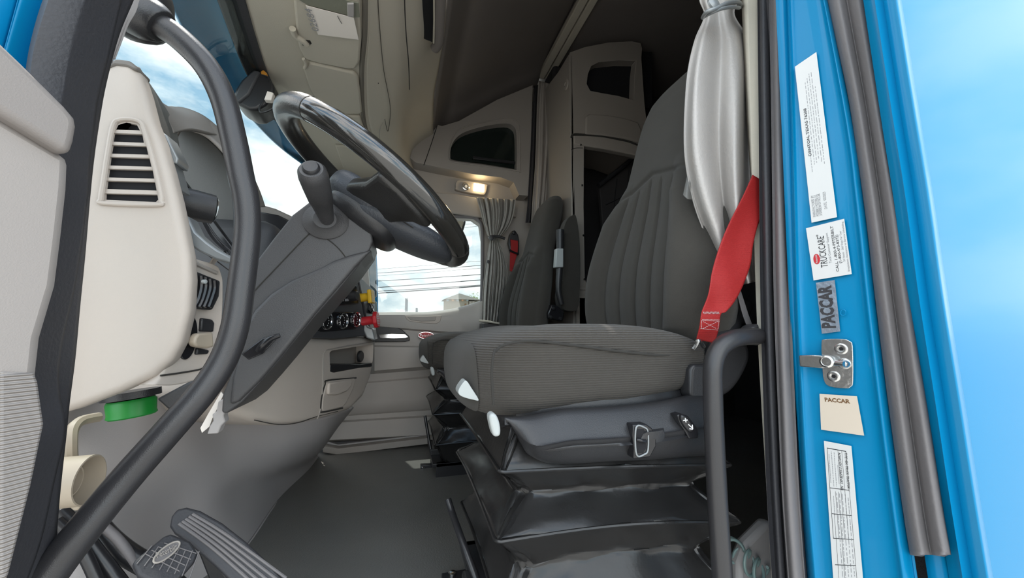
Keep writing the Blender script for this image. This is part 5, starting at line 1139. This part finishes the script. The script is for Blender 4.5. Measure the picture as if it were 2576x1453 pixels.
# truck body below the cab, so that light comes from the sides only
struct(box('wall_chassis', (-.95, .56, -.5), (2.3, 2.24, FZ - .08), BLKM, bevel=0)).name = 'floor_underside'
hs_ = root('distant_house', PY(1155, 770, 120), 'cream two storey house with a low hipped roof seen through the far side window', 'house')
CREAMW = mat('cream_stucco', (.25, .215, .165), .9, bump=.1); ROOF = mat('grey_tile_roof', (.17, .155, .13), .9)
a = PY(1123.5, 752, 120); b = PY(1178, 756, 120)
box('wall', (a.x, 120, -1.4), (b.x, 129, a.z), CREAMW, hs_, bevel=0)
c = PY(1193, 754, 129)
box('wall', (b.x, 122, -1.4), (c.x + .2, 129, a.z - .3), CREAMW, hs_, bevel=0)
e0_ = [(a.x - .8, 119, a.z), (c.x + .7, 119, a.z - .1), (c.x + .7, 130, a.z - .1), (a.x - .8, 130, a.z)]
bm = bmesh.new(); vs = [bm.verts.new(V(p)) for p in e0_]; pk = PY(1157, 737.5, 124); r1 = bm.verts.new((pk.x - .2, 124, pk.z)); r2 = bm.verts.new((pk.x + .3, 125, pk.z))
for f in ((vs[0], vs[1], r2, r1), (vs[1], vs[2], r2), (vs[2], vs[3], r1, r2), (vs[3], vs[0], r1), (vs[3], vs[2], vs[1], vs[0])): bm.faces.new(f)
finish('roof', bm, ROOF, hs_, smooth=False)
for i, x in enumerate((1126, 1139, 1151, 1163.5, 1176)):
    p = PY(x, 755, 119.9); q = PY(x - 2.6, 751.8, 119.9)
    box('window', (p.x - .33, 119.85, p.z - .25), (p.x + .33, 120.0, q.z), mat('pane_%s' % ('warm' if i % 2 else 'cool'), (.50, .28, .14) if i % 2 else (.28, .33, .34), .3), hs_, bevel=0)
for i in range(5):
    p = PY(1181 + 2.8 * i, 757, 121.9); box('column', (p.x - .08, 121.8, p.z - 1.2), (p.x + .08, 122, a.z - .3), PAPER, hs_, bevel=0)
p = PY(1171, 768, 119.9); box('doorway', (p.x - .3, 119.85, p.z - 2.0), (p.x + .3, 120, p.z + .6), INKB, hs_, bevel=0)
tr = root('distant_tree', PY(1190, 756, 140), 'yellow green tree top beside the distant house', 'tree')
LEAF = mat('tree_leaves', (.22, .32, .06), .8, var=.3, vscale=2)
bm = bmesh.new(); rnd = random.Random(3); cc_ = PY(1192, 752, 140)
for i in range(260):
    p = cc_ + V((rnd.gauss(0, 1.3), rnd.gauss(0, 1.2), rnd.gauss(0, .9))); s_ = rnd.uniform(.18, .4)
    v_ = [bm.verts.new(p + V((rnd.uniform(-1, 1), rnd.uniform(-1, 1), rnd.uniform(-1, 1))).normalized() * s_) for _ in range(3)]; bm.faces.new(v_)
finish('foliage', bm, LEAF, tr, smooth=False)
tube('trunk', [V((cc_.x, 140, -1.4)), cc_], .25, INKB, tr, n=8)
lp_ = root('street_lamp', V((PY(1023, 780, 80).x, 80, -1.4)), 'thin dark street lamp pole beyond the far side window', 'street lamp')
t_ = PY(1023, 750, 80)
tube('pole', [V((t_.x, 80, -1.4)), t_], .28, GREYP, lp_, n=10)
tube('lamp_arm', [t_, t_ + V((.5, 0, .35)), PY(1028, 744, 80)], .10, LINEW, lp_, n=8)
pt_ = tube('street_post', [V((PY(1048.5, 790, 90).x, 90, -1.4)), PY(1048.5, 774, 90)], .25, GREYP, None, n=8)
tag(pt_, 'short stub of a post to the right of the street lamp', 'post')
WIRE = mat('cable_black', (.03, .03, .035), .7)
wires = [((954, 572), (1206, 562), .012), ((954, 592), (1206, 568), .012), ((954, 676), (1206, 656), .012), ((954, 686), (1206, 667), .022), ((954, 693), (1206, 674), .012), ((954, 706), (1206, 690), .028), ((954, 722), (1206, 703.5), .032), ((954, 731.5), (1206, 716.5), .028), ((954, 736.5), (1206, 719), .040)]
names = ['topmost faint overhead wire', 'second faint overhead wire from the top', 'third overhead wire from the top, thin', 'fourth overhead wire from the top', 'fifth overhead wire, faint', 'sixth overhead wire, dark', 'seventh overhead wire, dark, with open sky below', 'eighth overhead wire, upper of the lowest pair', 'lowest and thickest overhead wire']
for (a, b, r), nm in zip(wires, names):
    def ex(x): return a[1] + (b[1] - a[1]) * (x - a[0]) / (b[0] - a[0])
    w_ = tube('overhead_wire', [PY(880, ex(880), 34), PY(1080, ex(1080) + .8, 32), PY(1290, ex(1290), 30)], r, WIRE, None, n=6)
    tag(w_, nm + ' across the sky in the far side window', 'wire', 'overhead wires beyond the far window')
# passenger side mirror
mr = root('door_mirror', V((-.25, 2.55, .9)), 'blue backed passenger door mirror reflecting the sky, outside the far window', 'mirror')
mp0, mpn = vplane((-.167, 2.50), (-.30, 2.42))
def RP(x, y, off=0.0): return PP(x, y, mp0 + mpn * off, mpn)
prism('mirror_housing', [RP(x, y) for x, y in ((880, 615), (930, 618), (942, 626), (949, 634), (952, 700), (953, 790), (880, 800))], mpn * -.09, BLUE, mr, bevel=.010, seg=3)
MIRR = mat('mirror_glass', (.82, .86, .88), .02, metal=1.0)
tube('mirror_arm', [V((-.24, 2.50, .78)), V((-.22, 2.42, .74)), V((-.20, 2.30, .72))], .02, BLKP, mr, n=10)
prism('main_mirror', [RP(x, y, .003) for x, y in ((884, 622), (930, 624), (940, 630), (946, 640), (948, 745), (942, 750), (884, 746))], mpn * -.003, MIRR, mr, bevel=.001)
prism('wide_mirror', [RP(x, y, .003) for x, y in ((884, 756), (942, 754), (948, 760), (950, 784), (884, 790))], mpn * -.003, MIRR, mr, bevel=.001)
bmr = root('look_down_mirror', PY(1150, 570, 2.42), 'small cream backed mirror under the top of the far side window', 'mirror')
prism('mirror_back', [PY(x, y, 2.42) for x, y in ((1090, 548), (1160, 550), (1168, 556), (1164, 574), (1156, 594), (1146, 592), (1100, 580))], (0, .03, 0), BEIGE2, bmr, bevel=.008, seg=3)
tube('mirror_arm', [PY(1120, 556, 2.43), PY(1120, 535, 2.36), PY(1120, 520, 2.27)], .012, BLKP, bmr, n=8)
tube('mirror_rim', [PY(x, y, 2.42) for x, y in ((1090, 548), (1160, 550), (1169, 556), (1165, 574), (1157, 596))], .006, BLKP, bmr, n=8)
